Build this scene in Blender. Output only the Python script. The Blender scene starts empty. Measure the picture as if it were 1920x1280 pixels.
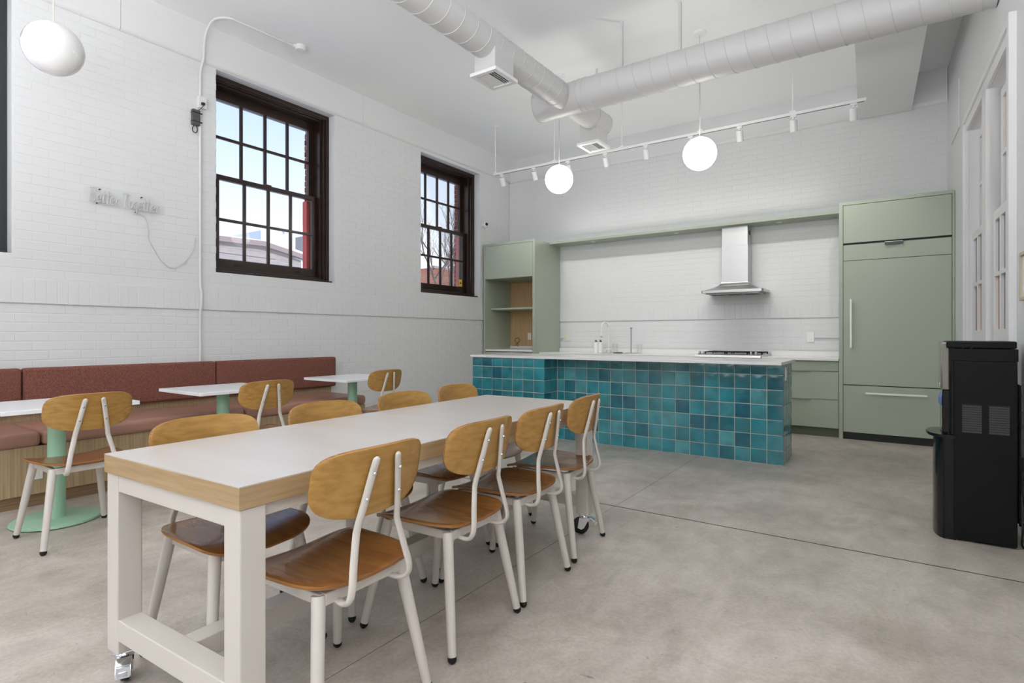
import bpy, bmesh, math, random
from mathutils import Vector, Matrix, Euler
random.seed(7)
S = bpy.context.scene
COL = S.collection
PI = math.pi

# ------------------------------------------------------------------ camera
TH = math.radians(34.685)
cam_d = bpy.data.cameras.new('camera')
cam_d.sensor_width = 36.0
cam_d.lens = 1050.5 / 1920 * 36
cam_d.shift_y = -11.0 / 1920
cam_d.clip_start = 0.05
cam_d.clip_end = 300
cam = bpy.data.objects.new('camera', cam_d)
cam.location = (0, 0, 1.175)
cam.rotation_euler = (PI / 2, 0, TH)
COL.objects.link(cam)
S.camera = cam

# ------------------------------------------------------------------ world sky
W = bpy.data.worlds.new('sky')
S.world = W
W.use_nodes = True
nt = W.node_tree
nt.nodes.clear()
wo = nt.nodes.new('ShaderNodeOutputWorld')
bg = nt.nodes.new('ShaderNodeBackground')
tc = nt.nodes.new('ShaderNodeTexCoord')
sx = nt.nodes.new('ShaderNodeSeparateXYZ')
rp = nt.nodes.new('ShaderNodeValToRGB')
nt.links.new(tc.outputs['Generated'], sx.inputs[0])
nt.links.new(sx.outputs['Z'], rp.inputs[0])
rp.color_ramp.elements[0].position = 0.0
rp.color_ramp.elements[0].color = (1.0, 1.0, 1.0, 1)
rp.color_ramp.elements[1].position = 0.52
rp.color_ramp.elements[1].color = (0.38, 0.56, 0.95, 1)
e = rp.color_ramp.elements.new(0.14); e.color = (0.93, 0.97, 1.0, 1)
e = rp.color_ramp.elements.new(0.33); e.color = (0.60, 0.75, 1.0, 1)
nt.links.new(rp.outputs[0], bg.inputs[0])
bg.inputs[1].default_value = 1.0
nt.links.new(bg.outputs[0], wo.inputs[0])

# ------------------------------------------------------------------ big lights
def area(name, loc, rot, sx_, sy_, power, color=(1, 1, 1)):
    d = bpy.data.lights.new(name, 'AREA')
    d.shape = 'RECTANGLE'; d.size = sx_; d.size_y = sy_
    d.energy = power; d.color = color
    o = bpy.data.objects.new(name, d)
    o.location = loc; o.rotation_euler = rot
    COL.objects.link(o)
    return o
# added fill lights at two invented openings in the wall behind the camera
for i, wx in enumerate((-3.1, -1.2)):
    area('front_fill_light', (wx, -3.85, 2.3), (PI / 2, 0, 0), 1.4, 2.2, 12, (0.97, 0.99, 1.0))
# added fill lights bounced off the ceiling behind the camera, not room fixtures
area('ceiling_bounce_fill', (-2.6, -1.3, 1.75), (PI, 0, 0), 2.6, 2.2, 120, (0.985, 0.99, 1.0))
area('ceiling_bounce_fill', (-0.2, -1.0, 1.75), (PI, 0, 0), 1.6, 2.0, 130, (0.985, 0.99, 1.0))
# added fill strip above the soffit shelf, brightening the ceiling over the kitchen
area('soffit_top_fill', (-2.6, 7.78, 2.68), (PI + 0.45, 0, 0), 3.7, 0.16, 8, (1.0, 0.99, 0.97))
# low winter sun over the roof, lighting the houses across the yard
sun_d = bpy.data.lights.new('sun', 'SUN'); sun_d.energy = 2.2; sun_d.angle = 0.01; sun_d.color = (1.0, 0.95, 0.88)
sun = bpy.data.objects.new('sun', sun_d); COL.objects.link(sun)
sun.rotation_euler = Vector((-0.80, -0.25, -0.55)).to_track_quat('-Z', 'Y').to_euler()

S.view_settings.view_transform = 'Standard'
S.view_settings.look = 'None'
S.view_settings.gamma = 1.0
S.view_settings.use_curve_mapping = False
S.view_settings.exposure = 0.36
try:
    S.cycles.use_denoising = True
    S.cycles.max_bounces = 10
    S.cycles.diffuse_bounces = 6
    S.cycles.transparent_max_bounces = 16
    S.cycles.sample_clamp_indirect = 6.0
except Exception:
    pass

# ------------------------------------------------------------------ materials
def lin(r, g, b):
    f = lambda c: (c / 255 / 12.92) if c / 255 <= 0.04045 else ((c / 255 + 0.055) / 1.055) ** 2.4
    return (f(r), f(g), f(b), 1.0)

MATS = {}
def mat(name, rgb, rough=0.5, metal=0.0, spec=0.5, coat=0.0, emit=None, noise=None, bump=None):
    """plain principled; noise=(scale, dark rgb, stretch xyz); bump=(scale, strength, stretch)"""
    m = bpy.data.materials.new(name)
    m.use_nodes = True
    n, l = m.node_tree.nodes, m.node_tree.links
    b = n['Principled BSDF']
    b.inputs['Base Color'].default_value = lin(*rgb)
    b.inputs['Roughness'].default_value = rough
    b.inputs['Metallic'].default_value = metal
    b.inputs['Specular IOR Level'].default_value = spec
    b.inputs['Coat Weight'].default_value = coat
    if emit:
        b.inputs['Emission Color'].default_value = lin(*emit[0])
        b.inputs['Emission Strength'].default_value = emit[1]
    def coords(stretch):
        t = n.new('ShaderNodeTexCoord'); mp = n.new('ShaderNodeMapping')
        mp.inputs['Scale'].default_value = stretch
        oi = n.new('ShaderNodeObjectInfo'); ml = n.new('ShaderNodeVectorMath'); ml.operation = 'SCALE'
        cb = n.new('ShaderNodeCombineXYZ')
        for k in range(3): l.new(oi.outputs['Random'], cb.inputs[k])
        ml.inputs['Scale'].default_value = 37.0
        l.new(cb.outputs[0], ml.inputs[0])
        ad = n.new('ShaderNodeVectorMath'); ad.operation = 'ADD'
        l.new(t.outputs['Object'], ad.inputs[0]); l.new(ml.outputs[0], ad.inputs[1])
        l.new(ad.outputs[0], mp.inputs['Vector'])
        return mp
    if noise:
        sc, dark, st = noise
        mp = coords(st)
        t = n.new('ShaderNodeTexNoise'); t.inputs['Scale'].default_value = sc; t.inputs['Detail'].default_value = 5
        r = n.new('ShaderNodeValToRGB')
        r.color_ramp.elements[0].position = 0.32; r.color_ramp.elements[0].color = lin(*dark)
        r.color_ramp.elements[1].position = 0.68; r.color_ramp.elements[1].color = lin(*rgb)
        l.new(mp.outputs[0], t.inputs['Vector']); l.new(t.outputs['Fac'], r.inputs[0])
        l.new(r.outputs[0], b.inputs['Base Color'])
    if bump:
        sc, stg, st = bump
        mp = coords(st)
        t = n.new('ShaderNodeTexNoise'); t.inputs['Scale'].default_value = sc; t.inputs['Detail'].default_value = 3
        bp = n.new('ShaderNodeBump'); bp.inputs['Strength'].default_value = stg; bp.inputs['Distance'].default_value = 0.01
        l.new(mp.outputs[0], t.inputs['Vector']); l.new(t.outputs['Fac'], bp.inputs['Height'])
        l.new(bp.outputs[0], b.inputs['Normal'])
    MATS[name] = m
    return m

M_wall = mat('white_painted_brick', (221, 222, 223), 0.55, bump=(9, 0.10, (1, 1, 1)))
M_plaster = mat('white_plaster', (223, 224, 225), 0.6, bump=(2.0, 0.05, (1, 1, 1)))
M_ceil = mat('ceiling_paint', (240, 241, 242), 0.7)
M_trim = mat('white_gloss_trim', (230, 230, 231), 0.35)
M_duct = mat('white_duct_paint', (200, 200, 200), 0.45)
M_white = mat('white_powder_coat', (203, 197, 189), 0.32)
M_lam = mat('white_laminate', (192, 187, 183), 0.28, noise=(3, (186, 180, 175), (0.4, 3, 1)))
M_cafe = mat('cafe_top_white', (236, 238, 240), 0.25)
M_quartz = mat('white_quartz', (232, 231, 230), 0.22, noise=(60, (229, 228, 227), (1, 1, 1)))
M_green = mat('sage_green_lacquer', (164, 173, 156), 0.38)
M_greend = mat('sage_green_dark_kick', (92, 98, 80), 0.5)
M_black = mat('black_gap', (14, 14, 14), 0.5)
M_blackgloss = mat('black_gloss_plastic', (6, 6, 8), 0.10, spec=0.4)
M_blacksatin = mat('black_satin_plastic', (7, 7, 8), 0.42, spec=0.22)
M_rubber = mat('black_rubber', (16, 15, 15), 0.6)
M_steel = mat('brushed_steel', (190, 190, 190), 0.30, 1.0)
M_chrome = mat('chrome', (215, 218, 222), 0.12, 1.0)
M_dgrey = mat('dark_grey_plastic', (78, 78, 79), 0.5)
M_oak = mat('oak_veneer_back', (180, 140, 76), 0.32, noise=(10, (158, 116, 56), (0.7, 6, 6)))
M_oakseat = mat('oak_veneer_seat', (140, 94, 48), 0.24, coat=0.2, noise=(7, (118, 74, 34), (6, 0.7, 6)))
M_plyedge = mat('plywood_edge', (170, 118, 62), 0.4, noise=(3, (112, 70, 34), (0.5, 0.5, 120)))
M_oakedge = mat('light_oak_edge', (176, 150, 114), 0.4, noise=(6, (158, 131, 96), (0.8, 0.8, 14)))
M_panel = mat('bench_oak_laminate', (188, 165, 132), 0.45, noise=(5, (158, 134, 100), (22, 22, 0.5)))
M_niche = mat('niche_oak_laminate', (205, 172, 130), 0.35, noise=(5, (184, 148, 106), (22, 22, 0.5)))
M_kickoak = mat('kick_oak_laminate', (150, 122, 92), 0.5, noise=(5, (118, 92, 66), (0.6, 0.6, 18)))
M_fabric = mat('rust_tweed', (152, 104, 92), 0.95, spec=0.1, noise=(190, (98, 60, 52), (1, 1, 1)), bump=(220, 0.5, (1, 1, 1)))
M_vinyl = mat('dusty_rose_vinyl', (166, 124, 108), 0.38, bump=(6, 0.08, (1, 1, 1)))
M_mint = mat('mint_powder_coat', (160, 202, 174), 0.35)
M_brown = mat('dark_brown_frame', (50, 30, 22), 0.28, noise=(10, (34, 20, 15), (1, 1, 1)))
M_redbrick = mat('red_brick', (160, 102, 82), 0.85, noise=(14, (128, 76, 60), (1, 1, 1)))
M_mortar = mat('brick_mortar', (176, 160, 148), 0.9)
M_redpaint = mat('red_painted_trim', (222, 96, 88), 0.6)
M_snow = mat('snow', (250, 250, 252), 0.8)
M_siding = mat('grey_siding', (178, 170, 166), 0.8, noise=(4, (160, 152, 150), (1, 1, 10)))
M_fascia = mat('weathered_fascia', (158, 142, 138), 0.8)
M_greybld = mat('pale_grey_cladding', (214, 220, 222), 0.8)
M_chimney = mat('grey_chimney', (168, 162, 156), 0.85)
M_bark = mat('bark', (118, 102, 96), 0.9)
M_yellow = mat('yellow_sticker', (236, 202, 60), 0.5)
M_cream = mat('ivory_plate', (226, 226, 212), 0.4)
M_plate = mat('white_plate', (236, 236, 234), 0.35)
M_grout = mat('white_grout', (206, 206, 198), 0.8)
M_globe_on = mat('lit_opal_glass', (255, 252, 240), 0.15, emit=((255, 252, 244), 10.0))
M_globe_off = mat('opal_glass', (222, 222, 222), 0.12, coat=0.5)
M_blue = mat('blue_plastic', (92, 122, 160), 0.3)
M_red = mat('red_plastic', (205, 70, 60), 0.3)
M_neon = mat('unlit_neon_tube', (196, 196, 195), 0.3)
M_beige = mat('beige_frame', (196, 184, 164), 0.5)
M_paper = mat('white_paper', (228, 228, 226), 0.6)
M_silver = mat('silver_panel', (140, 138, 130), 0.10, 0.6)
M_cable = mat('white_cable', (196, 196, 194), 0.5)
M_wire = mat('brown_wire', (92, 62, 44), 0.5)
M_teal = []
for k, c in enumerate(((44, 130, 144), (50, 140, 154), (38, 118, 134), (64, 150, 162), (54, 132, 142), (46, 144, 158),
                       (82, 162, 170), (32, 108, 128), (56, 146, 156), (70, 146, 154))):
    d = tuple(int(v * 0.80) for v in c)
    M_teal.append(mat('teal_glaze', c, 0.07, spec=0.6, coat=0.3, noise=(9, d, (1, 1, 1)), bump=(13, 0.22, (1, 1, 1))))

def glass_mat(name, tint=(1, 1, 1), gloss=0.08, rough=0.0):
    m = bpy.data.materials.new(name); m.use_nodes = True
    n, l = m.node_tree.nodes, m.node_tree.links
    n.clear()
    o = n.new('ShaderNodeOutputMaterial'); mx = n.new('ShaderNodeMixShader')
    t = n.new('ShaderNodeBsdfTransparent'); g = n.new('ShaderNodeBsdfGlossy')
    t.inputs[0].default_value = (*tint, 1); g.inputs['Roughness'].default_value = rough
    lw = n.new('ShaderNodeLayerWeight'); lw.inputs['Blend'].default_value = 0.25
    mu = n.new('ShaderNodeMath'); mu.operation = 'MULTIPLY'; mu.inputs[1].default_value = gloss * 4
    l.new(lw.outputs['Fresnel'], mu.inputs[0]); l.new(mu.outputs[0], mx.inputs[0])
    l.new(t.outputs[0], mx.inputs[1]); l.new(g.outputs[0], mx.inputs[2]); l.new(mx.outputs[0], o.inputs[0])
    return m
M_glass = glass_mat('window_glass', (0.97, 0.98, 1.0))
M_clear = glass_mat('clear_jar_glass', (0.975, 0.98, 0.98), 0.08)
M_acrylic = glass_mat('clear_acrylic', (0.99, 0.99, 0.99), 0.01)
M_tints = [mat('textured_amber_glass', (168, 128, 98), 0.3), mat('textured_olive_glass', (112, 112, 88), 0.3),
           mat('textured_mauve_glass', (112, 86, 88), 0.3), mat('textured_grey_glass', (128, 128, 126), 0.3)]

def floor_material():
    m = bpy.data.materials.new('polished_concrete'); m.use_nodes = True
    n, l = m.node_tree.nodes, m.node_tree.links
    b = n['Principled BSDF']
    t = n.new('ShaderNodeTexCoord')
    def noise(scale, detail, rough=0.55, stretch=(1, 1, 1), dist=0.0):
        mp = n.new('ShaderNodeMapping'); mp.inputs['Scale'].default_value = stretch
        x = n.new('ShaderNodeTexNoise'); x.inputs['Scale'].default_value = scale; x.inputs['Detail'].default_value = detail
        x.inputs['Roughness'].default_value = rough; x.inputs['Distortion'].default_value = dist
        l.new(t.outputs['Object'], mp.inputs['Vector']); l.new(mp.outputs[0], x.inputs['Vector'])
        return x
    def ramp(src, p0, c0, p1, c1):
        r = n.new('ShaderNodeValToRGB')
        r.color_ramp.elements[0].position = p0; r.color_ramp.elements[0].color = c0
        r.color_ramp.elements[1].position = p1; r.color_ramp.elements[1].color = c1
        l.new(src.outputs['Fac'], r.inputs[0]); return r
    def mul(a, c, f):
        x = n.new('ShaderNodeMix'); x.data_type = 'RGBA'; x.blend_type = 'MULTIPLY'; x.inputs[0].default_value = f
        l.new(a, x.inputs[6]); l.new(c, x.inputs[7]); return x.outputs[2]
    base = ramp(noise(0.9, 6, 0.6, (1, 1, 1), 0.6), 0.33, lin(180, 171, 161), 0.68, lin(212, 203, 193))
    fine = ramp(noise(5.0, 8, 0.65, (1.6, 0.8, 1), 0.4), 0.30, (0.78, 0.77, 0.75, 1), 0.62, (1, 1, 1, 1))
    grit = ramp(noise(60, 4, 0.6), 0.35, (0.86, 0.86, 0.86, 1), 0.6, (1, 1, 1, 1))
    pits = ramp(noise(26, 6, 0.7, (0.6, 1.6, 1), 1.0), 0.30, (0.30, 0.28, 0.26, 1), 0.35, (1, 1, 1, 1))
    c = mul(base.outputs[0], fine.outputs[0], 1.0)
    c = mul(c, grit.outputs[0], 1.0)
    c = mul(c, pits.outputs[0], 0.8)
    stain = ramp(noise(2.2, 7, 0.7, (1, 1, 1), 1.5), 0.36, (0.80, 0.78, 0.75, 1), 0.55, (1, 1, 1, 1))
    c = mul(c, stain.outputs[0], 0.75)
    l.new(c, b.inputs['Base Color'])
    rr = n.new('ShaderNodeMapRange'); rr.inputs['To Min'].default_value = 0.30; rr.inputs['To Max'].default_value = 0.52
    l.new(noise(3.0, 5).outputs['Fac'], rr.inputs['Value']); l.new(rr.outputs[0], b.inputs['Roughness'])
    bp = n.new('ShaderNodeBump'); bp.inputs['Strength'].default_value = 0.06; bp.inputs['Distance'].default_value = 0.01
    l.new(noise(35, 5).outputs['Fac'], bp.inputs['Height']); l.new(bp.outputs[0], b.inputs['Normal'])
    return m
M_floor = floor_material()

# ------------------------------------------------------------------ mesh helpers
def chain_origin(o):
    v = Vector((0, 0, 0))
    while o is not None:
        v += o.location; o = o.parent
    return v

def tag(o, label=None, cat=None, group=None, kind=None):
    if label: o['label'] = label
    if cat: o['category'] = cat
    if group: o['group'] = group
    if kind: o['kind'] = kind
    return o

def link(name, me, m=None, parent=None, smooth=False, sharp=0.6):
    if m is not None:
        for x in (m if isinstance(m, (list, tuple)) else [m]): me.materials.append(x)
    if smooth:
        me.polygons.foreach_set('use_smooth', [True] * len(me.polygons))
        me.set_sharp_from_angle(angle=sharp)
    o = bpy.data.objects.new(name, me)
    COL.objects.link(o)
    if parent is not None: o.parent = parent
    return o

class MB:
    def __init__(self): self.bm = bmesh.new()
    def _merge(self, tb, mi=0):
        if mi:
            for f in tb.faces: f.material_index = mi
        tmp = bpy.data.meshes.new('tmp'); tb.to_mesh(tmp); tb.free()
        self.bm.from_mesh(tmp); bpy.data.meshes.remove(tmp)
    def box(self, x0, x1, y0, y1, z0, z1, bevel=0.0, seg=2, mtx=None, mi=0):
        tb = bmesh.new()
        bmesh.ops.create_cube(tb, size=1)
        for v in tb.verts:
            v.co = Vector(((x0 + x1) / 2 + v.co.x * (x1 - x0), (y0 + y1) / 2 + v.co.y * (y1 - y0), (z0 + z1) / 2 + v.co.z * (z1 - z0)))
        if bevel > 0:
            bmesh.ops.bevel(tb, geom=list(tb.edges), offset=bevel, segments=seg, affect='EDGES', profile=0.5)
        if mtx is not None: bmesh.ops.transform(tb, matrix=mtx, verts=tb.verts)
        self._merge(tb, mi); return self
    def tube(self, pts, r, seg=12, caps=True, flat=None, mi=0):
        """swept tube; r number or per-point list; flat=(a,b) elliptic scale"""
        pts = [Vector(p) for p in pts]
        n = len(pts)
        rs = r if isinstance(r, (list, tuple)) else [r] * n
        tb = bmesh.new(); rings = []; ref = None
        for i, p in enumerate(pts):
            d = (pts[min(i + 1, n - 1)] - pts[max(i - 1, 0)]).normalized()
            if ref is None:
                ref = Vector((1, 0, 0)) if abs(d.x) < 0.8 else Vector((0, 1, 0))
            ref = (ref - d * ref.dot(d)).normalized()
            bi = d.cross(ref)
            fa, fb = flat if flat else (1, 1)
            rings.append([tb.verts.new(p + (ref * math.cos(a) * fa + bi * math.sin(a) * fb) * rs[i])
                          for a in (2 * PI * k / seg for k in range(seg))])
        for a, b in zip(rings, rings[1:]):
            for k in range(seg):
                tb.faces.new((a[k], a[(k + 1) % seg], b[(k + 1) % seg], b[k]))
        if caps:
            tb.faces.new(list(reversed(rings[0]))); tb.faces.new(rings[-1])
        self._merge(tb, mi); return self
    def cyl(self, p0, p1, r0, r1=None, seg=24, mi=0):
        return self.tube([p0, p1], [r0, r0 if r1 is None else r1], seg, mi=mi)
    def lathe(self, prof, c=(0, 0, 0), seg=32, mtx=None, mi=0):
        """prof list of (r, z); revolve around z through c"""
        tb = bmesh.new(); rings = []
        for r, z in prof:
            if r < 1e-6: rings.append([tb.verts.new((c[0], c[1], c[2] + z))])
            else: rings.append([tb.verts.new((c[0] + r * math.cos(2 * PI * k / seg), c[1] + r * math.sin(2 * PI * k / seg), c[2] + z)) for k in range(seg)])
        for a, b in zip(rings, rings[1:]):
            for k in range(seg):
                k2 = (k + 1) % seg
                if len(a) == 1 and len(b) == 1: continue
                if len(a) == 1: tb.faces.new((a[0], b[k2], b[k]))
                elif len(b) == 1: tb.faces.new((a[k], a[k2], b[0]))
                else: tb.faces.new((a[k], a[k2], b[k2], b[k]))
        bmesh.ops.recalc_face_normals(tb, faces=tb.faces)
        if mtx is not None: bmesh.ops.transform(tb, matrix=mtx, verts=tb.verts)
        self._merge(tb, mi); return self
    def prism(self, poly, axis, a0, a1, bevel=0.0, mi=0):
        """poly in the two remaining axes (in xyz order), extruded along axis"""
        tb = bmesh.new()
        def co(p, a):
            q = list(p); q.insert(axis, a); return Vector(q)
        A = [tb.verts.new(co(p, a0)) for p in poly]; B = [tb.verts.new(co(p, a1)) for p in poly]
        tb.faces.new(A); tb.faces.new(list(reversed(B)))
        n = len(poly)
        for k in range(n): tb.faces.new((A[k], B[k], B[(k + 1) % n], A[(k + 1) % n]))
        bmesh.ops.recalc_face_normals(tb, faces=tb.faces)
        if bevel > 0: bmesh.ops.bevel(tb, geom=list(tb.edges), offset=bevel, segments=2, affect='EDGES')
        self._merge(tb, mi); return self
    def sphere(self, c, r, seg=32, rings=16, scale=(1, 1, 1)):
        tb = bmesh.new()
        bmesh.ops.create_uvsphere(tb, u_segments=seg, v_segments=rings, radius=r)
        for v in tb.verts: v.co = Vector((c[0] + v.co.x * scale[0], c[1] + v.co.y * scale[1], c[2] + v.co.z * scale[2]))
        self._merge(tb); return self
    def quad(self, a, b, c, d):
        vs = [self.bm.verts.new(p) for p in (a, b, c, d)]
        self.bm.faces.new(vs); return self
    def mesh(self, name='mesh', shift=None):
        if shift is not None: bmesh.ops.translate(self.bm, vec=-shift, verts=self.bm.verts)
        me = bpy.data.meshes.new(name); self.bm.to_mesh(me); self.bm.free()
        return me
    def build(self, name, m, parent=None, smooth=False, sharp=0.6):
        sh = chain_origin(parent) if parent is not None else None
        return link(name, self.mesh(name, sh), m, parent, smooth, sharp)

def boxo(name, m, parent, x0, x1, y0, y1, z0, z1, bevel=0.0, **k):
    return MB().box(x0, x1, y0, y1, z0, z1, bevel).build(name, m, parent, **k)

def empty(name, loc, label=None, cat=None, group=None, kind=None):
    o = bpy.data.objects.new(name, None); o.location = loc; o.empty_display_size = 0.1
    COL.objects.link(o)
    return tag(o, label, cat, group, kind)

def copy_tree(o, parent=None):
    c = o.copy(); COL.objects.link(c)
    if parent is not None: c.parent = parent
    for ch in list(o.children): copy_tree(ch, c)
    return c

def smooth_path(pts, n=8):
    """Catmull-Rom through pts"""
    P = [Vector(p) for p in pts]
    P = [2 * P[0] - P[1]] + P + [2 * P[-1] - P[-2]]
    out = []
    for i in range(1, len(P) - 2):
        p0, p1, p2, p3 = P[i - 1:i + 3]
        for k in range(n):
            t = k / n
            out.append(0.5 * ((2 * p1) + (p2 - p0) * t + (2 * p0 - 5 * p1 + 4 * p2 - p3) * t * t + (3 * p1 - p0 - 3 * p2 + p3) * t ** 3))
    out.append(P[-2]); return out

# ------------------------------------------------------------------ room dimensions
XL, YB, ZC = -5.614, 8.03, 4.215
YF = -4.0
def xr(y): return 0.448 - 0.0375 * (y - 8.03)
WIN = [(-0.08, 1.353, 1.81, 3.835), (2.918, 4.351, 1.81, 3.835), (5.83, 7.193, 1.795, 3.80)]   # y0,y1,z0,z1

# floor: concrete slabs divided by saw cuts
M_cut = mat('saw_cut_painted_shade', (70, 64, 58), 0.9)  # cut faces coloured dark to stand in for shade inside the joint
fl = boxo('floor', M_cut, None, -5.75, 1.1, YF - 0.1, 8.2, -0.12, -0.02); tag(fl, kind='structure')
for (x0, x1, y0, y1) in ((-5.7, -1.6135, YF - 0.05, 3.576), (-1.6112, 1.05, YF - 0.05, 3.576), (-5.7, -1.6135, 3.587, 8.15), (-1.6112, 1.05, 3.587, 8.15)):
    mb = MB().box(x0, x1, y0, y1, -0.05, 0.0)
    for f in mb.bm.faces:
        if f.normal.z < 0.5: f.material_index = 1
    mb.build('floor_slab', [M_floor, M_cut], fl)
# ceiling
ce = boxo('ceiling', M_ceil, None, -6.0, 1.2, YF - 0.1, 8.3, ZC, ZC + 0.1); tag(ce, kind='structure')
# front wall behind the camera, with openings added for the fill lights
def wall_grid(mb, axis, a0, a1, u0, u1, z0, z1, holes):
    us = sorted({u0, u1, *[h[0] for h in holes], *[h[1] for h in holes]})
    zs = sorted({z0, z1, *[h[2] for h in holes], *[h[3] for h in holes]})
    us = [u for u in us if u0 <= u <= u1]
    for ua, ub in zip(us, us[1:]):
        run = None
        for za, zb in zip(zs, zs[1:]):
            cu, cz = (ua + ub) / 2, (za + zb) / 2
            if any(h[0] < cu < h[1] and h[2] < cz < h[3] for h in holes): continue
            if axis == 0: mb.box(a0, a1, ua, ub, za, zb)
            else: mb.box(ua, ub, a0, a1, za, zb)
mb = MB(); wall_grid(mb, 1, YF - 0.2, YF, -6.0, 1.2, 0, ZC, [(wx - 0.7, wx + 0.7, 1.25, 3.75) for wx in (-3.1, -1.2)])
tag(mb.build('wall_front', M_plaster), kind='structure')
# left wall: painted inner leaf with bricks, outer red brick leaf
HOL = [tuple(w) for w in WIN]
mb = MB(); wall_grid(mb, 0, XL - 0.38, XL - 0.003, YF, YB + 0.1, 0, ZC, HOL)
wl = tag(mb.build('wall_left', M_wall), kind='structure')
HO2 = [(a + 0.07, b + (0.025 if i < 2 else 0.10), c + 0.06, d - 0.06) for i, (a, b, c, d) in enumerate(WIN)]
mb = MB(); wall_grid(mb, 0, XL - 0.62, XL - 0.385, YF, YB + 0.4, 0, ZC + 0.3, HO2)
wo_ = tag(mb.build('wall_outer', M_mortar), kind='structure')
# back wall
wb = boxo('wall_back', M_wall, None, -5.6, 0.75, YB + 0.003, YB + 0.3, 0, ZC); tag(wb, kind='structure')
# right wall, slightly out of square, with the double window opening
RW = [(4.68, 5.41, 0.98, 3.00), (5.59, 6.42, 0.98, 3.00)]
RANG = math.atan(0.0375)
def rwm():   # local frame: u along the wall (world y direction), v into the wall (+x), z
    return Matrix.Translation((0.448, 8.03, 0)) @ Matrix.Rotation(RANG, 4, 'Z')
def R(mb):
    bmesh.ops.transform(mb.bm, matrix=rwm(), verts=mb.bm.verts); return mb
RWL = [(a - 8.03, b - 8.03, c, d) for a, b, c, d in RW]
mb = MB(); wall_grid(mb, 0, 0.0, 0.25, -12.1, 0.1, 0, ZC, RWL)
wr = tag(R(mb).build('wall_right', M_plaster), kind='structure')

# painted bricks ------------------------------------------------------------
def proj_size(p, l):
    v = Vector(p) - Vector((0, 0, 1.175))
    F = Vector((-math.sin(TH), math.cos(TH), 0)); Rr = Vector((math.cos(TH), math.sin(TH), 0))
    dep = v.dot(F)
    if dep < 0.3: return None
    px, py = 960 + 1050.5 * v.dot(Rr) / dep, 629 - 1050.5 * v.z / dep
    if px < -20 or px > 1940 or py < -20: return None
    return l / dep
def brick_mesh(L, H, D=0.006, b=0.002):
    me = bpy.data.meshes.new('brick')
    x, z = L / 2, H / 2
    V = [(-x, 0, -z), (x, 0, -z), (x, 0, z), (-x, 0, z), (-x, -D + b * 0.45, -z), (x, -D + b * 0.45, -z), (x, -D + b * 0.45, z), (-x, -D + b * 0.45, z),
         (-x + b, -D, -z + b), (x - b, -D, -z + b), (x - b, -D, z - b), (-x + b, -D, z - b)]
    Fc = []
    for o in (0, 4):
        for k in range(4): Fc.append((o + k, o + (k + 1) % 4, o + 4 + (k + 1) % 4, o + 4 + k))
    Fc.append((8, 9, 10, 11))
    me.from_pydata(V, [], Fc)
    return me
BR = {}
def get_brick(L, H, D, m):
    k = (round(L, 3), round(H, 3), round(D, 4), m.name)
    if k not in BR:
        BR[k] = brick_mesh(L, H, D); BR[k].materials.append(m)
    return BR[k]
def lay_bricks(cells, parent, rot, m, n_parts):
    """cells: (center, L, H, D); largest n_parts become parts, the rest one stuff part"""
    sc = [(proj_size(c, min(L, 0.2)), c, L, H, D) for c, L, H, D in cells]
    sc = [s for s in sc if s[0] is not None]
    sc.sort(key=lambda s: -s[0])
    for _, c, L, H, D in sc[:n_parts]:
        o = bpy.data.objects.new('brick', get_brick(L, H, D, m)); COL.objects.link(o)
        o.parent = parent
        dv = Euler((0, 0, rot)).to_matrix() @ Vector((0, random.uniform(-0.0007, 0.0006), 0))
        o.location = Vector(c) + dv; o.rotation_euler = (random.uniform(-.004, .004), 0, rot + random.uniform(-.003, .003))
    V, Fc = [], []
    for _, c, L, H, D in sc[n_parts:]:
        me = get_brick(L, H, D, m); off = len(V)
        Rm = Matrix.Translation(Vector(c)) @ Matrix.Rotation(rot + random.uniform(-.003, .003), 4, 'Z') @ Matrix.Translation((0, random.uniform(-0.0007, 0.0006), 0))
        V += [tuple(Rm @ v.co) for v in me.vertices]
        Fc += [tuple(off + i for i in p.vertices) for p in me.polygons]
    if V:
        me = bpy.data.meshes.new('brick_courses'); me.from_pydata(V, [], Fc); me.materials.append(m)
        o = bpy.data.objects.new('brick_courses', me); COL.objects.link(o); o.parent = parent; o['kind'] = 'stuff'

LB, HB, JT = 0.207, 0.067, 0.006
def courses(u0, u1, z0, z1, blocks, P, D=0.0030):
    cells = []
    pitch = LB + JT
    nz = int((z1 - z0) / (HB + JT))
    hb = (z1 - z0) / nz - JT
    for r in range(nz):
        zc = z0 + (r + 0.5) * (z1 - z0) / nz
        u = u0 + (-(r % 2) * pitch / 2)
        while u < u1 - 0.02:
            a, b = max(u, u0), min(u + LB, u1)
            segs = [(a, b)]
            for (ba, bb, za, zb) in blocks:
                if zc + hb / 2 > za and zc - hb / 2 < zb:
                    ns = []
                    for (p, q) in segs:
                        if q <= ba or p >= bb: ns.append((p, q))
                        else:
                            if p < ba: ns.append((p, ba))
                            if q > bb: ns.append((bb, q))
                    segs = ns
            for p, q in segs:
                if q - p > 0.03: cells.append((P((p + q) / 2, zc), round(q - p, 2), hb, D))
            u += pitch
    return cells
BAND0 = 3.845
cl = courses(0.2, YB - 0.002, 0.02, 1.425, [], lambda u, z: (XL - 0.004, u, z))
cl += courses(0.2, YB - 0.002, 1.625, BAND0, WIN, lambda u, z: (XL - 0.004, u, z))
u = 0.2
while u < YB - 0.03:
    cl.append(((XL - 0.004, u + 0.033, 1.525), 0.067, 0.192, 0.0185)); u += 0.072
boxo('mortar_bed', M_wall, wl, XL - 0.01, XL + 0.0125, 0.2, YB, 1.430, 1.620)
lay_bricks(cl, wl, PI / 2, M_wall, 300)
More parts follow.
